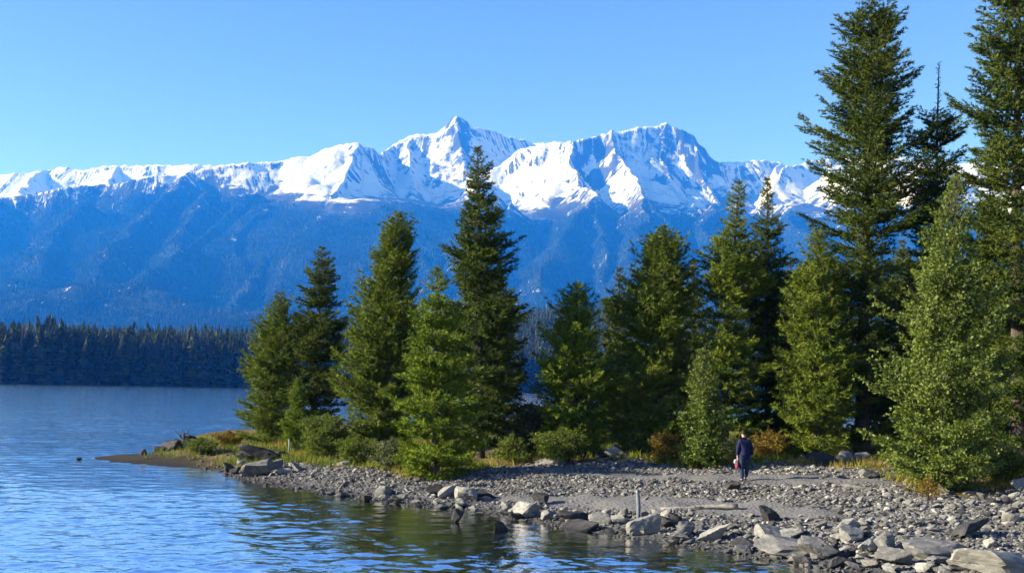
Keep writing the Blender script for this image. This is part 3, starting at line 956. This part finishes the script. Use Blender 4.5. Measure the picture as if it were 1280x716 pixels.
for i, (lab, bpx, tpy, prof, mk) in enumerate(shrubs):
    place_plant('shrub', lab, 'shrub', bpx, tpy, prof, M[mk], 700 + i * 5, trunk=0.03, tparts=('stem', 'foliage'), **SHR)

# ------------------------------------------------------------------ far shore: hill and forest
FS = np.array([at_level(x, y, 0.0)[:2] for x, y in ((-500, 467.6 + 2), (-200, 473.8), (0, 478.0), (150, 480.6), (300, 483.2), (430, 485.6), (660, 489.7), (900, 494.6), (1200, 500.8), (1700, 511.2))])


def rise(px):
    return np.interp(px, [-100, 0, 300, 450, 700, 900], [0.25, 0.35, 0.80, 1.35, 2.1, 2.2])


def hill_base(back):
    return np.interp(back, [-60, 0, 6, 60, 200, 600, 1500, 3000, 4700], [-6.5, 0.0, 0.8, 6, 22, 46, 66, 74, 80])


o_ = np.argsort(FS[:, 0]); FS = FS[o_]
uu = np.linspace(FS[0, 0] * 1.0, FS[-1, 0], 260)
gl_ = np.concatenate([np.linspace(-60, 60, 25), np.linspace(75, 700, 60), np.linspace(760, 4700, 60)])
U, G = np.meshgrid(uu, gl_)
fan = 1 + np.maximum(G, 0) / 900.0
X = U * fan
Y = np.interp(U, FS[:, 0], FS[:, 1]) + G * (1.0)
Z = hill_base(G) * np.where(G > 0, rise(640 + U / np.interp(U, FS[:, 0], FS[:, 1]) * F), 1.0)
tag(obj('far_shore_hill', make_mesh('far_shore_hill', np.stack([X, Y, Z], -1).reshape(-1, 3), grid_faces(*X.shape), M['hill'], True)), kind='structure')


def spire(seed, tiers, per, H=1.0, w=0.14):
    """small conifer for the far shore: stacked ragged drooping fans of narrow triangles"""
    g = np.random.default_rng(seed)
    V = []; tint = []
    skew = g.normal(0, 0.01, 2)
    for k in range(tiers):
        tf = 0.04 + 0.94 * (k / (tiers - 1.0)) ** 0.9
        r = w * (1 - tf) ** 0.8 * g.uniform(0.7, 1.15) + 0.010
        for j in range(per):
            a = g.random() * 6.283; da = g.uniform(0.35, 0.7)
            rl = r * g.uniform(0.65, 1.2)
            c = np.array([skew[0] * k, skew[1] * k, 0])
            zt = (tf + 0.06 * g.random() + 0.02) * H
            zb = (tf - 0.05 * g.random()) * H
            V += [c + [0, 0, zt], c + [math.cos(a - da) * rl, math.sin(a - da) * rl, zb], c + [math.cos(a + da) * rl, math.sin(a + da) * rl, zb + 0.01 * g.normal() * H]]
            q = g.random(); tint += [q, q, q]
    V += [np.array([-0.006, 0, 0.9]) * H, np.array([0.006, 0, 0.9]) * H, np.array([0, 0, 1.02]) * H]
    tint += [0.5] * 3
    return np.array(V), np.arange(len(V)).reshape(-1, 3), np.array(tint)


def stem_mesh(name):
    mb = MB(); mb.tube([(0, 0, -0.03), (0, 0, 0.5), (0, 0, 0.95)], [0.013, 0.009, 0.002], 5)
    return mb.mesh(name, M['bark'])


crowns = [make_mesh('crown', *spire(900 + i, 26, 13, 1.0, 0.10 + 0.022 * (i % 4))[:2], M['far_needles'], False, {'tint': spire(900 + i, 26, 13, 1.0, 0.10 + 0.022 * (i % 4))[2]}) for i in range(8)]
stem = stem_mesh('trunk')
g = np.random.default_rng(55)


def far_xy(px, back):
    """a point behind the far shore in the direction px"""
    a = (px - 640) / F
    ys = 300.0
    for _ in range(25):
        ys = float(np.interp(a * ys, FS[:, 0], FS[:, 1])) * 0.5 + ys * 0.5
    y = ys + back
    return a * y, y


def far_zf(px, y, back):
    x = (px - 640) / F * y
    # matches the hill sheet
    fan = 1 + back / 900.0
    U = x / fan
    return float(hill_base(back) * rise(640 + U / np.interp(U, FS[:, 0], FS[:, 1]) * F))


cnt = 0
pxs = []
while cnt < 300:
    px = g.uniform(-25, 445) if g.random() < 0.72 else g.uniform(625, 770)
    back = 2 + 45 * g.random() ** 1.3
    x, y = far_xy(px, back)
    z = far_zf(px, y, back) - 0.6
    Ht = 36 + 9 * (g.random() ** 1.5) - 8 * g.random() ** 3
    c = crowns[int(g.integers(8))]
    r = empty('conifer', (x, y, z), g.random() * 6.28)
    r.scale = (Ht, Ht, Ht)
    side = 'left' if px < 450 else 'right'
    if px < 450:
        tag(r, 'dark conifer in the shaded forest wall across the lake, left of the wooded point', 'tree', 'conifers along the far shore')
    else:
        tag(r, 'dark conifer across the lake, seen through the gap between the tree clumps', 'tree', 'conifers seen through the gap')
    obj('trunk', stem, r); obj('crown', c, r)
    cnt += 1

# the mass of the forest behind the first rows
NV = []
lib = [spire(940 + i, 13, 8, 1.0, 0.11 + 0.02 * (i % 3)) for i in range(6)]
allV = []; allT = []
for k in range(9500):
    px = g.uniform(-60, 1340)
    back = 40 + 1500 * g.random() ** 2.0 if k < 5000 else 1.5 + 60 * g.random()
    if k >= 5000 and (px < 460 or 620 < px < 775) and g.random() < 0.1:
        continue
    if 790 < px < 1300 and g.random() < 0.4:
        continue
    x, y = far_xy(px, back)
    z = far_zf(px, y, back) - 1.0
    Ht = g.uniform(27, 40)
    v, f, tn = lib[k % 6]
    a = g.random() * 6.28
    ca, sa = math.cos(a), math.sin(a)
    vv = np.stack([x + Ht * (v[:, 0] * ca - v[:, 1] * sa), y + Ht * (v[:, 0] * sa + v[:, 1] * ca), z + Ht * v[:, 2]], -1)
    allV.append(vv); allT.append(np.clip(tn * 0.5 + 0.5 * g.random(), 0, 1))
V = np.concatenate(allV)
tag(obj('far_forest', make_mesh('far_forest', V, np.arange(len(V)).reshape(-1, 3), M['far_needles'], False, {'tint': np.concatenate(allT)})),
    'dense conifer forest on the low hill across the lake', 'forest', kind='stuff')

# ------------------------------------------------------------------ rocks
import bmesh


def ico(sub):
    bm = bmesh.new()
    bmesh.ops.create_icosphere(bm, subdivisions=sub, radius=1.0)
    v = np.array([q.co[:] for q in bm.verts]); f = np.array([[w.index for w in q.verts] for q in bm.faces])
    bm.free()
    return v, f


ICO3 = ico(4); ICO1 = ico(1)


def rock_arrays(seed, planes=11, rough=0.07, cut=(0.33, 0.80)):
    g = np.random.default_rng(seed)
    v = ICO3[0].copy()
    r = np.ones(len(v)) * 1.15
    nrm = unit(g.normal(0, 1, (planes, 3)))
    nrm[0] = unit(np.array([g.normal(0, .25), g.normal(0, .25), 1.0]))
    off = g.uniform(cut[0], cut[1], planes)
    for k in range(planes):
        c = v @ nrm[k]
        lim = np.where(c > 1e-3, off[k] / np.maximum(c, 1e-3), 9)
        r = np.minimum(r, lim)
    n = fbm(v[:, 0] * 2.2 + seed, v[:, 1] * 2.2 + v[:, 2] * 1.7, 3, seed)
    n2 = fbm(v[:, 2] * 6 + seed, v[:, 0] * 2.5 - v[:, 1] * 1.2, 2, seed + 3)
    r = r * (1 + rough * n + rough * 0.5 * n2)
    return v * r[:, None]


rock_lib = []
for i in range(12):
    v = rock_arrays(300 + i)
    rock_lib.append(v)


def rock_mesh(v, mat):
    me = make_mesh('rock', v, ICO3[1], mat, True)
    me.set_sharp_from_angle(angle=R(19))
    return me


LIB = {}
for mk in ('rock', 'rock_dark', 'rock_pale'):
    LIB[mk] = [rock_mesh(v, M[mk]) for v in rock_lib]


def put_rock(px, py, wpx, hpx, label, mk='rock', lib=None, rz=None, tilt=None, group=None, depth=0.8, unique=None, name='rock', sink=0.25, wet=False):
    """rock whose foot centre is seen at (px, py), wpx wide, hpx tall in the photo"""
    b = on_ground(px, py)
    if wet:
        b = at_level(px, py, 0.0)
    s = b[1] / F
    hw = 0.82 * wpx * s / 2 / 0.74; hh = 0.88 * hpx * s / 0.78
    me = LIB[mk][lib if lib is not None else int(g.integers(12))] if unique is None else rock_mesh(rock_arrays(unique, 10, 0.065), M[mk])
    o = obj(name, me)
    o.scale = (hw, hw * depth, hh * 0.66)
    o.location = (b[0], b[1] + hw * depth * 0.5, b[2] + hh * 0.66 * (0.78 - sink) - 0.0)
    o.rotation_euler = (tilt[0] if tilt else g.normal(0, .2), tilt[1] if tilt else g.normal(0, .2), g.uniform(-0.4, 0.4) if rz is None else rz)
    tag(o, label, 'rock', group)
    return o


big = [
    (1246, 726, 150, 40, 'huge pale boulder cut off by the lower right corner of the frame', 'rock_pale', 301),
    (1215, 672, 66, 24, 'dark rounded slab behind the huge pale boulder', 'rock_dark', 312),
    (1190, 702, 90, 30, 'long grey slab between the dark rounded slab and the huge pale boulder', 'rock', 313),
    (1128, 708, 46, 30, 'dark wedge shaped stone with a pale top at the foot of the long grey slab', 'rock', 314),
    (1105, 692, 46, 26, 'tilted grey stone left of the long grey slab', 'rock', 315),
    (1030, 700, 46, 32, 'blocky boulder with one pale face standing at the edge of the water', 'rock', 316),
    (1073, 676, 44, 18, 'pale flat stone lying on the tilted stack above the blocky boulder', 'rock_pale', 317),
    (1062, 664, 36, 18, 'pale pointed stone at the top of the tilted stack', 'rock_pale', 318),
    (1092, 690, 40, 22, 'smooth pale stone leaning right of the blocky boulder', 'rock_pale', 319),
    (985, 692, 100, 22, 'broad low grey slab sloping into the water left of the blocky boulder', 'rock', 320),
    (958, 672, 52, 20, 'pale topped stone with a dark shaded end behind the broad low slab', 'rock_pale', 321),
    (990, 674, 36, 16, 'cream stone behind the broad low slab', 'rock_pale', 322),
    (935, 684, 44, 12, 'dark wet stone at the lip of the water left of the broad low slab', 'rock_dark', 323),
    (896, 676, 62, 20, 'long pale ended boulder by the water in line with the walker', 'rock_pale', 324),
    (858, 672, 30, 20, 'upright tilted stone left of the long pale ended boulder', 'rock', 325),
    (962, 652, 26, 18, 'dark round stone put in for the shaded end of the gravel mound, by the added log', 'rock_dark', 326),  # dark stone added where the end of the gravel mound lies in shade
    (808, 668, 40, 22, 'pale stone right at the foot of the grey post', 'rock_pale', 327),
    (830, 660, 40, 14, 'dark flat stone right of the grey post', 'rock_dark', 328),
    (775, 656, 36, 14, 'pale wedge stone left of the grey post', 'rock_pale', 329),
    (755, 656, 30, 18, 'pale tilted stone with a black shaded side left of the grey post', 'rock_pale', 330),
    (725, 656, 48, 14, 'long dark slab on the waterline left of the grey post', 'rock_dark', 331),
    (728, 664, 60, 10, 'low wet stone lying half in the water below the long dark slab', 'rock_dark', 332),
    (660, 646, 40, 20, 'pale stone at the water edge below the dark squarish boulder', 'rock_pale', 333),
    (678, 630, 26, 12, 'dark squarish boulder on the gravel above the waterline boulders', 'rock_dark', 334),
    (480, 620, 32, 18, 'round grey boulder on the waterline left of the bright young pine', 'rock', 335),
    (457, 627, 14, 9, 'small black stone at the waterline left of the round grey boulder', 'rock_dark', 336),
    (518, 634, 18, 7, 'black stone lying in the shallows right of the round grey boulder', 'rock_dark', 337),
    (571, 653, 12, 14, 'small dark block poking out of the lake on its own', 'rock_dark', 338),
    (626, 663, 28, 11, 'dark stone standing out in the lake below the beach', 'rock_dark', 339),
    (560, 622, 34, 14, 'pale angular stone among the boulders below the bright young pine', 'rock_pale', 340),
    (582, 626, 30, 16, 'light tan stone leaning on dark boulders at the beach', 'rock_pale', 341),
    (604, 624, 36, 14, 'dark jagged boulder beside the light tan stone', 'rock_dark', 342),
    (548, 618, 28, 12, 'dark boulder behind the pale angular stone', 'rock_dark', 343),
    (322, 595, 50, 23, 'flat topped grey green boulder at the water corner of the point', 'rock', 344),
    (330, 578, 62, 17, 'large shadowed slab behind the flat topped boulder on the point', 'rock_dark', 345),
    (345, 588, 22, 14, 'small squat grey stone right of the flat topped boulder', 'rock', 346),
    (308, 577, 44, 14, 'dark angular slab standing left of the large shadowed slab', 'rock_dark', 367),
    (350, 572, 30, 11, 'dark slab lying behind the pale stake on the point', 'rock_dark', 368),
    (296, 592, 26, 11, 'low dark slab at the water in front of the flat topped boulder', 'rock_dark', 369),
    (372, 588, 22, 8, 'grey slab at the gravel edge under the small bright sapling', 'rock', 370),
    (286, 590, 24, 12, 'dark stone at the left foot of the flat topped boulder', 'rock_dark', 347),
    (214, 562, 30, 13, 'black slanted rock at the lake end of the grassy spit', 'rock_dark', 348),
    (204, 563, 22, 8, 'flat black rock at the lake tip of the grassy spit', 'rock_dark', 363),
    (228, 560, 24, 10, 'black rock under the stubby snag on the spit', 'rock_dark', 364),
    (300, 584, 20, 12, 'pale broken stone at the left side of the flat topped boulder', 'rock_pale', 365),
    (356, 592, 18, 9, 'pale blocky stone on the gravel right of the squat grey stone', 'rock_pale', 366),
    (240, 556, 36, 11, 'long dark rock behind the bush on the grassy spit', 'rock_dark', 349),
    (97, 575, 7, 5, 'tiny dark stone off the tip of the mud spit', 'rock_dark', 350),
    (177, 570, 9, 8, 'small dark stone sitting on the mud spit', 'rock_dark', 351),
    (770, 572, 40, 14, 'pale rock under the trees behind the gravel', 'rock_pale', 352),
    (1076, 580, 26, 14, 'grey boulder in front of the trunks of the giant spruce', 'rock', 353),
    (1055, 578, 26, 14, 'light grey boulder left of its twin by the giant spruce', 'rock_pale', 354),
    (1033, 583, 34, 20, 'dark leaning slab at the foot of the sunlit dense pine', 'rock_dark', 355),
    (1090, 598, 40, 12, 'low blue grey stone left of the big leafy tree', 'rock', 356),
    (1272, 612, 22, 15, 'round pale boulder at the right frame edge', 'rock_pale', 357),
    (1268, 652, 26, 14, 'white rounded stone near the right frame edge', 'rock_pale', 358),
    (640, 560, 24, 10, 'pale rock in the dark beneath the middle clump of trees', 'rock_pale', 359),
    (430, 583, 16, 7, 'pale stone in the grass below the green bush', 'rock_pale', 360),
    (695, 580, 44, 8, 'flat grey slab lying in tree shadow at the back of the gravel', 'rock', 361),
    (915, 612, 26, 10, 'dark stone on the gravel in front of the walker', 'rock_dark', 362),
]
for (px, py, w, h, lab, mk, sd) in big:
    put_rock(px, py, w, h, lab, mk, unique=sd, wet=sd in (338, 339, 350))

# ordinary boulders along the waterline, and scattered over the beach
k = 0
while k < 150:
    u = g.random()
    px = 380 + 950 * u ** 0.8
    sy = np.interp(px, [380, 450, 520, 600, 650, 720, 800, 870, 950, 1000, 1100, 1330], [612, 624, 631, 640, 650, 661, 673, 683, 696, 705, 716, 740])
    py = sy - abs(g.normal(0, 1)) * (9 if px < 700 else 17) + 2
    if py > 725: continue
    w = g.uniform(9, 24) * (0.8 if px < 620 else 1.15); h = w * g.uniform(0.35, 0.6)
    put_rock(px, py, w, h, 'grey angular boulder among the many lining the waterline', random.choice(['rock', 'rock', 'rock_dark', 'rock_pale']), group='boulders along the waterline')
    k += 1
k = 0
while k < 90:
    px = g.uniform(960, 1290); py = g.uniform(612, 690)
    w = g.uniform(7, 17); h = w * g.uniform(0.35, 0.6)
    if py < 625 and px < 1130: continue
    put_rock(px, py, w, h, 'small grey stone among the many strewn over the right hand beach', random.choice(['rock', 'rock', 'rock_pale', 'rock_dark']), group='stones strewn over the beach')
    k += 1

# loose stones: thousands, one object
N = 155000
xx = rng.uniform(-16, 26, N); yy = rng.uniform(22, 56, N)
d, tr_, so_, mu_ = zones(xx, yy)
pk = smooth(-0.6, 0.3, d) * (1 - 0.985 * tr_) * (1 - 0.97 * so_) * (1 - mu_)
cl = 0.45 + 0.55 * smooth(-0.5, 0.4, fbm(xx * 0.7, yy * 0.7, 3, 601))
keep = rng.random(N) < pk * cl
keep &= (np.abs(xx / yy) < 0.56)
xx, yy, d, tr_ = xx[keep], yy[keep], d[keep], tr_[keep]
n = len(xx)
sz = 0.028 + 0.062 * rng.random(n) ** 2.4 + 0.10 * (rng.random(n) < 0.05) * rng.random(n)
sz *= np.where(d < 1.5, 0.8, 1.0)
zz = ground_z(xx, yy)
bv_, bf_ = ICO1
shape = np.stack([rock_arrays(500 + i, 7)[:0] if False else unit(bv_) * np.random.default_rng(i).uniform(0.75, 1.15, (len(bv_), 1)) for i in range(24)])
sel = rng.integers(24, size=n)
V = shape[sel] * (sz[:, None, None] * np.stack([rng.uniform(0.8, 1.5, n), rng.uniform(0.7, 1.1, n), rng.uniform(0.4, 0.8, n)], -1)[:, None, :])
a = rng.random(n) * 6.283
ca, sa = np.cos(a)[:, None], np.sin(a)[:, None]
tl_ = rng.normal(0, 0.35, n)[:, None]
vx = V[..., 0] * ca - V[..., 1] * sa; vy = V[..., 0] * sa + V[..., 1] * ca
vz = V[..., 2] + vx * tl_
V = np.stack([vx + xx[:, None], vy + yy[:, None], vz + (zz + sz * 0.25)[:, None]], -1)
nvb = len(bv_)
Fc = (np.arange(n) * nvb)[:, None, None] + bf_[None]
tn = np.clip(rng.normal(0.5, 0.24, n), 0, 1) * np.where(zz < 0.10, 0.5, 1.0)
tag(obj('gravel', make_mesh('gravel', V.reshape(-1, 3), Fc.reshape(-1, 3), M['stones'], False, {'tint': np.repeat(tn, nvb)})),
    'loose grey stones covering the beach', 'gravel', kind='stuff')

# grass and low cover at the wood's edge
N = 60000
xx = rng.uniform(-26, 24, N); yy = rng.uniform(36, 75, N)
d, tr_, so_, mu_ = zones(xx, yy)
nn_ = smooth(-0.45, 0.15, fbm(xx * 0.6, yy * 0.6, 3, 651))
keep = rng.random(N) < so_ * nn_ * (1 - 0.55 * smooth(-11, -15, xx)) * (1 - mu_) * smooth(0.3, 1.0, d) * (1 - tr_)
xx, yy = xx[keep], yy[keep]
n = len(xx); zz = ground_z(xx, yy)
nb_ = 5
m = np.repeat(np.arange(n), nb_)
bx = xx[m] + rng.normal(0, 0.06, len(m)); by = yy[m] + rng.normal(0, 0.06, len(m))
hgt = np.repeat(rng.uniform(0.12, 0.42, n), nb_) * rng.uniform(0.6, 1.2, len(m))
a = rng.random(len(m)) * 6.283
lx = rng.normal(0, 0.35, len(m)) * hgt; ly = rng.normal(0, 0.35, len(m)) * hgt
w = 0.022
V = np.stack([np.stack([bx - np.cos(a) * w, by - np.sin(a) * w, zz[m] - 0.03], -1), np.stack([bx + np.cos(a) * w, by + np.sin(a) * w, zz[m] - 0.03], -1),
              np.stack([bx + lx, by + ly, zz[m] + hgt], -1)], 1)
tn = np.clip(np.repeat(0.5 + 0.7 * fbm(xx * 0.35, yy * 0.35, 2, 671), nb_) + rng.normal(0, 0.15, len(m)), 0, 1)
tag(obj('grass', make_mesh('grass', V.reshape(-1, 3), np.arange(len(m) * 3).reshape(-1, 3), M['grass'], False, {'tint': np.repeat(tn, 3)})),
    'dry grass and low plants at the edge of the trees', 'grass', kind='stuff')

# ------------------------------------------------------------------ post, stake, logs, snags
b = on_ground(798, 649)
top = at_depth(797, 614, b[1])
mb = MB(); mb.tube([(0, 0, -0.3), (0.0, 0, 0.4), (top[0] - b[0], 0, top[2] - b[2])], [0.062, 0.062, 0.060], 12)
pr = tag(empty('post', b), 'thin grey upright post standing among the shoreline stones', 'post')
obj('shaft', mb.mesh('shaft', M['pipe'], False), pr)
mb = MB(); hz = top[2] - b[2]; mb.tube([(top[0] - b[0], 0, hz - 0.02), (top[0] - b[0], 0, hz + 0.03)], [0.072, 0.060], 12)
obj('cap', mb.mesh('cap', M['pipe'], False), pr)

b = on_ground(361, 566)
mb = MB(); mb.tube([(0, 0, -0.1), (0.02, 0, 0.4), (-0.01, 0, 0.70)], [0.055, 0.05, 0.04], 8)
tag(obj('stake', mb.mesh('stake', M['stake'], True), None, b), 'pale wooden stake in front of the pines at the point', 'stake')


def log(a, b_, r0, r1, label, seed, knots=3, mat='driftwood'):
    g = np.random.default_rng(seed)
    A = on_ground(*a); B = on_ground(*b_)
    A[2] += r0 * 0.7; B[2] += r1 * 0.7
    ts = np.linspace(0, 1, 12)
    pts = [A + (B - A) * q + np.array([0, 0.05 * math.sin(q * 7 + seed), 0.03 * math.sin(q * 5 + seed)]) for q in ts]
    mb = MB()
    mb.tube([p - A for p in pts], [r0 + (r1 - r0) * q + 0.01 * g.normal() for q in ts], 9)
    for _ in range(knots):
        q = g.uniform(0.2, 0.9); p = A + (B - A) * q - A
        dr = np.array([g.normal(0, .3), -0.6 * g.random(), 0.7])
        mb.tube([p, p + dr * r0 * 2.2], [r0 * 0.35, r0 * 0.15], 6)
    return tag(obj('driftwood_log', mb.mesh('driftwood_log', M[mat], True), None, A), label, 'log')


log((826, 635), (922, 635.5), 0.055, 0.075, 'long grey log added in place of the shadow line across the sandy track', 4, 2)  # added log stands in for a dark shadow line on the track
log((424, 612), (434, 602), 0.055, 0.04, 'short dark stick on the gravel left of the round boulder', 5, 0)
log((1040, 609), (1092, 610), 0.06, 0.05, 'driftwood log on the gravel left of the leafy tree', 6, 1)
log((745, 573), (792, 556), 0.05, 0.03, 'fallen pale branch under the trees behind the gravel', 8, 3)
log((1205, 618), (1262, 606), 0.06, 0.04, 'pale fallen trunk on the stones right of the leafy tree', 9, 2)

# the tiny snag on the rocks of the spit
b = on_ground(229, 557)
mb = MB()
mb.tube([(0, 0, -0.1), (0.03, 0, 0.35), (-0.02, 0, 0.75)], [0.09, 0.07, 0.04], 7)
gs = np.random.default_rng(12)
for k in range(9):
    p0 = np.array([0, 0, 0.25 + 0.05 * k]); dr = np.array([gs.normal(0, .4), gs.normal(0, .4), 0.3])
    mb.tube([p0, p0 + dr * 0.5, p0 + dr * 0.7 + np.array([0, 0, 0.15])], [0.035, 0.03, 0.02], 5)
tag(obj('snag', mb.mesh('snag', M['bark'], True), None, b), 'stubby dark snag on the black rocks of the spit', 'snag')

# ------------------------------------------------------------------ the walker


def cloth(name, col, rough=0.85):
    t = NT(name)
    n = t.noise(14, 4, 0.6, t.objco())
    c0 = tuple(q * 0.8 for q in col); c1 = tuple(q * 1.2 for q in col)
    return t.done(t.bsdf(t.ramp(n, [(0.3, c0), (0.7, c1)]), rough, 0.2, t.bump(n, 0.4, 0.02)))


M['navy'] = cloth('navy jacket cloth', (0.012, 0.016, 0.055))
M['jeans'] = cloth('dark blue denim', (0.020, 0.034, 0.080))
M['skin'] = cloth('skin', (0.42, 0.26, 0.19), 0.6)
M['hair'] = cloth('dark hair', (0.02, 0.014, 0.010), 0.6)
M['shoe'] = cloth('dark shoe', (0.02, 0.02, 0.025), 0.6)
M['red'] = cloth('red cloth', (0.20, 0.035, 0.065))
M['white'] = cloth('white cloth', (0.5, 0.48, 0.48))


def skinned(name, joints, edges, radii, mat, parent, sub=2, root=0):
    me = bpy.data.meshes.new(name)
    me.from_pydata(joints, edges, [])
    o = obj(name, me, parent)
    sk = o.modifiers.new('skin', 'SKIN')
    sk.use_smooth_shade = True
    for i, r in enumerate(radii):
        v = me.skin_vertices[0].data[i]
        v.radius = r if isinstance(r, tuple) else (r, r)
        v.use_root = (i == root)
    ss = o.modifiers.new('sub', 'SUBSURF'); ss.levels = sub; ss.render_levels = sub
    dg = bpy.context.evaluated_depsgraph_get()
    dg.update()
    m2 = bpy.data.meshes.new_from_object(o.evaluated_get(dg))
    o.modifiers.clear()
    o.data = m2
    m2.materials.clear(); m2.materials.append(mat)
    for p in m2.polygons: p.use_smooth = True
    return o


pb = on_ground(931, 602)
per = tag(empty('person', pb, R(12)), 'walker in a dark navy jacket and dark trousers on the gravel path, seen from behind', 'person')
per.scale = (1.04, 1.04, 1.04)
# local frame: +Y is where the walker goes (away from the camera), X right
body_j = [(0, 0, 0.92), (0, 0.01, 1.10), (0, 0.03, 1.32), (0, 0.05, 1.44), (0, 0.08, 1.52), (0, 0.10, 1.60), (0, 0.115, 1.70),
          (-0.17, 0.03, 1.39), (-0.24, 0.00, 1.13), (-0.23, 0.08, 0.90), (-0.225, 0.11, 0.82),
          (0.17, 0.03, 1.39), (0.24, -0.02, 1.13), (0.24, 0.04, 0.90), (0.24, 0.06, 0.82),
          (-0.09, 0, 0.88), (-0.10, 0.06, 0.49), (-0.10, -0.01, 0.09), (-0.10, 0.13, 0.04),
          (0.09, 0, 0.88), (0.10, 0.02, 0.50), (0.105, 0.20, 0.14), (0.105, 0.31, 0.06)]
body_e = [(0, 1), (1, 2), (2, 3), (3, 4), (4, 5), (5, 6), (2, 7), (7, 8), (8, 9), (9, 10), (2, 11), (11, 12), (12, 13), (13, 14), (0, 15), (15, 16), (16, 17), (17, 18), (0, 19), (19, 20), (20, 21), (21, 22)]
body_r = [.13, .12, .13, .07, .055, .085, .075, .06, .045, .033, .035, .06, .045, .033, .035, .085, .058, .042, .035, .085, .058, .042, .035]
skinned('body', body_j, body_e, body_r, M['skin'], per)
jk_j = [(0, 0, 0.84), (0, 0.0, 0.98), (0, 0.01, 1.15), (0, 0.03, 1.33), (0, 0.05, 1.45), (0, 0.075, 1.52),
        (-0.18, 0.03, 1.39), (-0.255, 0.00, 1.13), (-0.24, 0.08, 0.90), (0.18, 0.03, 1.39), (0.255, -0.02, 1.13), (0.25, 0.04, 0.90)]
jk_e = [(0, 1), (1, 2), (2, 3), (3, 4), (4, 5), (3, 6), (6, 7), (7, 8), (3, 9), (9, 10), (10, 11)]
jk_r = [(.19, .15), (.19, .15), (.19, .145), (.19, .14), (.12, .11), (.085, .085), .085, .068, .055, .085, .068, .055]
jk = skinned('jacket', jk_j, jk_e, jk_r, M['navy'], per, root=1)
tr_j = [(0, 0, 0.93), (-0.095, 0, 0.84), (-0.10, 0.05, 0.49), (-0.10, -0.01, 0.09), (0.095, 0, 0.84), (0.10, 0.02, 0.50), (0.105, 0.19, 0.13)]
skinned('trousers', tr_j, [(0, 1), (1, 2), (2, 3), (0, 4), (4, 5), (5, 6)], [.15, .11, .085, .07, .11, .085, .07], M['jeans'], per)
skinned('hair', [(0, 0.065, 1.60), (0, 0.075, 1.67), (0, 0.10, 1.735), (0, 0.15, 1.735)], [(0, 1), (1, 2), (2, 3)], [.075, .098, .085, .055], M['hair'], per)
for sx, y0, z0 in ((-0.10, 0.0, 0.045), (0.105, 0.20, 0.075)):
    skinned('shoe', [(sx, y0 - 0.06, z0), (sx, y0 + 0.06, z0), (sx, y0 + 0.19, z0 - 0.01)], [(0, 1), (1, 2)], [(.045, .05), (.05, .045), (.042, .03)], M['shoe'], per)
# bag hanging from the left hand
bg_ = tag(empty('bag', pb + np.array([-0.285, 0.02, 0.42]), R(12)), 'small red and white bag held at the left side of the walker', 'bag')
skinned('pouch', [(0, 0, 0.02), (0, 0, 0.18), (0, 0, 0.33)], [(0, 1), (1, 2)], [(.05, .10), (.065, .12), (.05, .10)], M['red'], bg_)
skinned('flap', [(-0.035, 0, 0.20), (-0.03, 0, 0.30), (0.0, 0, 0.375)], [(0, 1), (1, 2)], [(.035, .09), (.045, .10), (.04, .09)], M['white'], bg_)
mb = MB()
mb.tube([(0, -0.06, 0.33), (0.03, -0.03, 0.42), (0.045, 0.03, 0.44), (0.03, 0.06, 0.40), (0, 0.07, 0.33)], 0.010, 6)
obj('strap', mb.mesh('strap', M['white'], True), bg_)

# ------------------------------------------------------------------ render settings
sc.view_settings.view_transform = 'Standard'
sc.view_settings.look = 'None'
sc.view_settings.exposure = 1.4
sc.view_settings.gamma = 1.0
sc.view_settings.use_curve_mapping = False
sc.render.engine = 'CYCLES'
cy = sc.cycles
cy.max_bounces = 6
cy.diffuse_bounces = 2
cy.glossy_bounces = 3
cy.transmission_bounces = 2
cy.transparent_max_bounces = 6
cy.volume_bounces = 2
cy.use_denoising = True
cy.denoiser = 'OPENIMAGEDENOISE'
cy.denoising_prefilter = 'ACCURATE'
cy.sample_clamp_indirect = 6.0
cy.caustics_reflective = False
cy.caustics_refractive = False
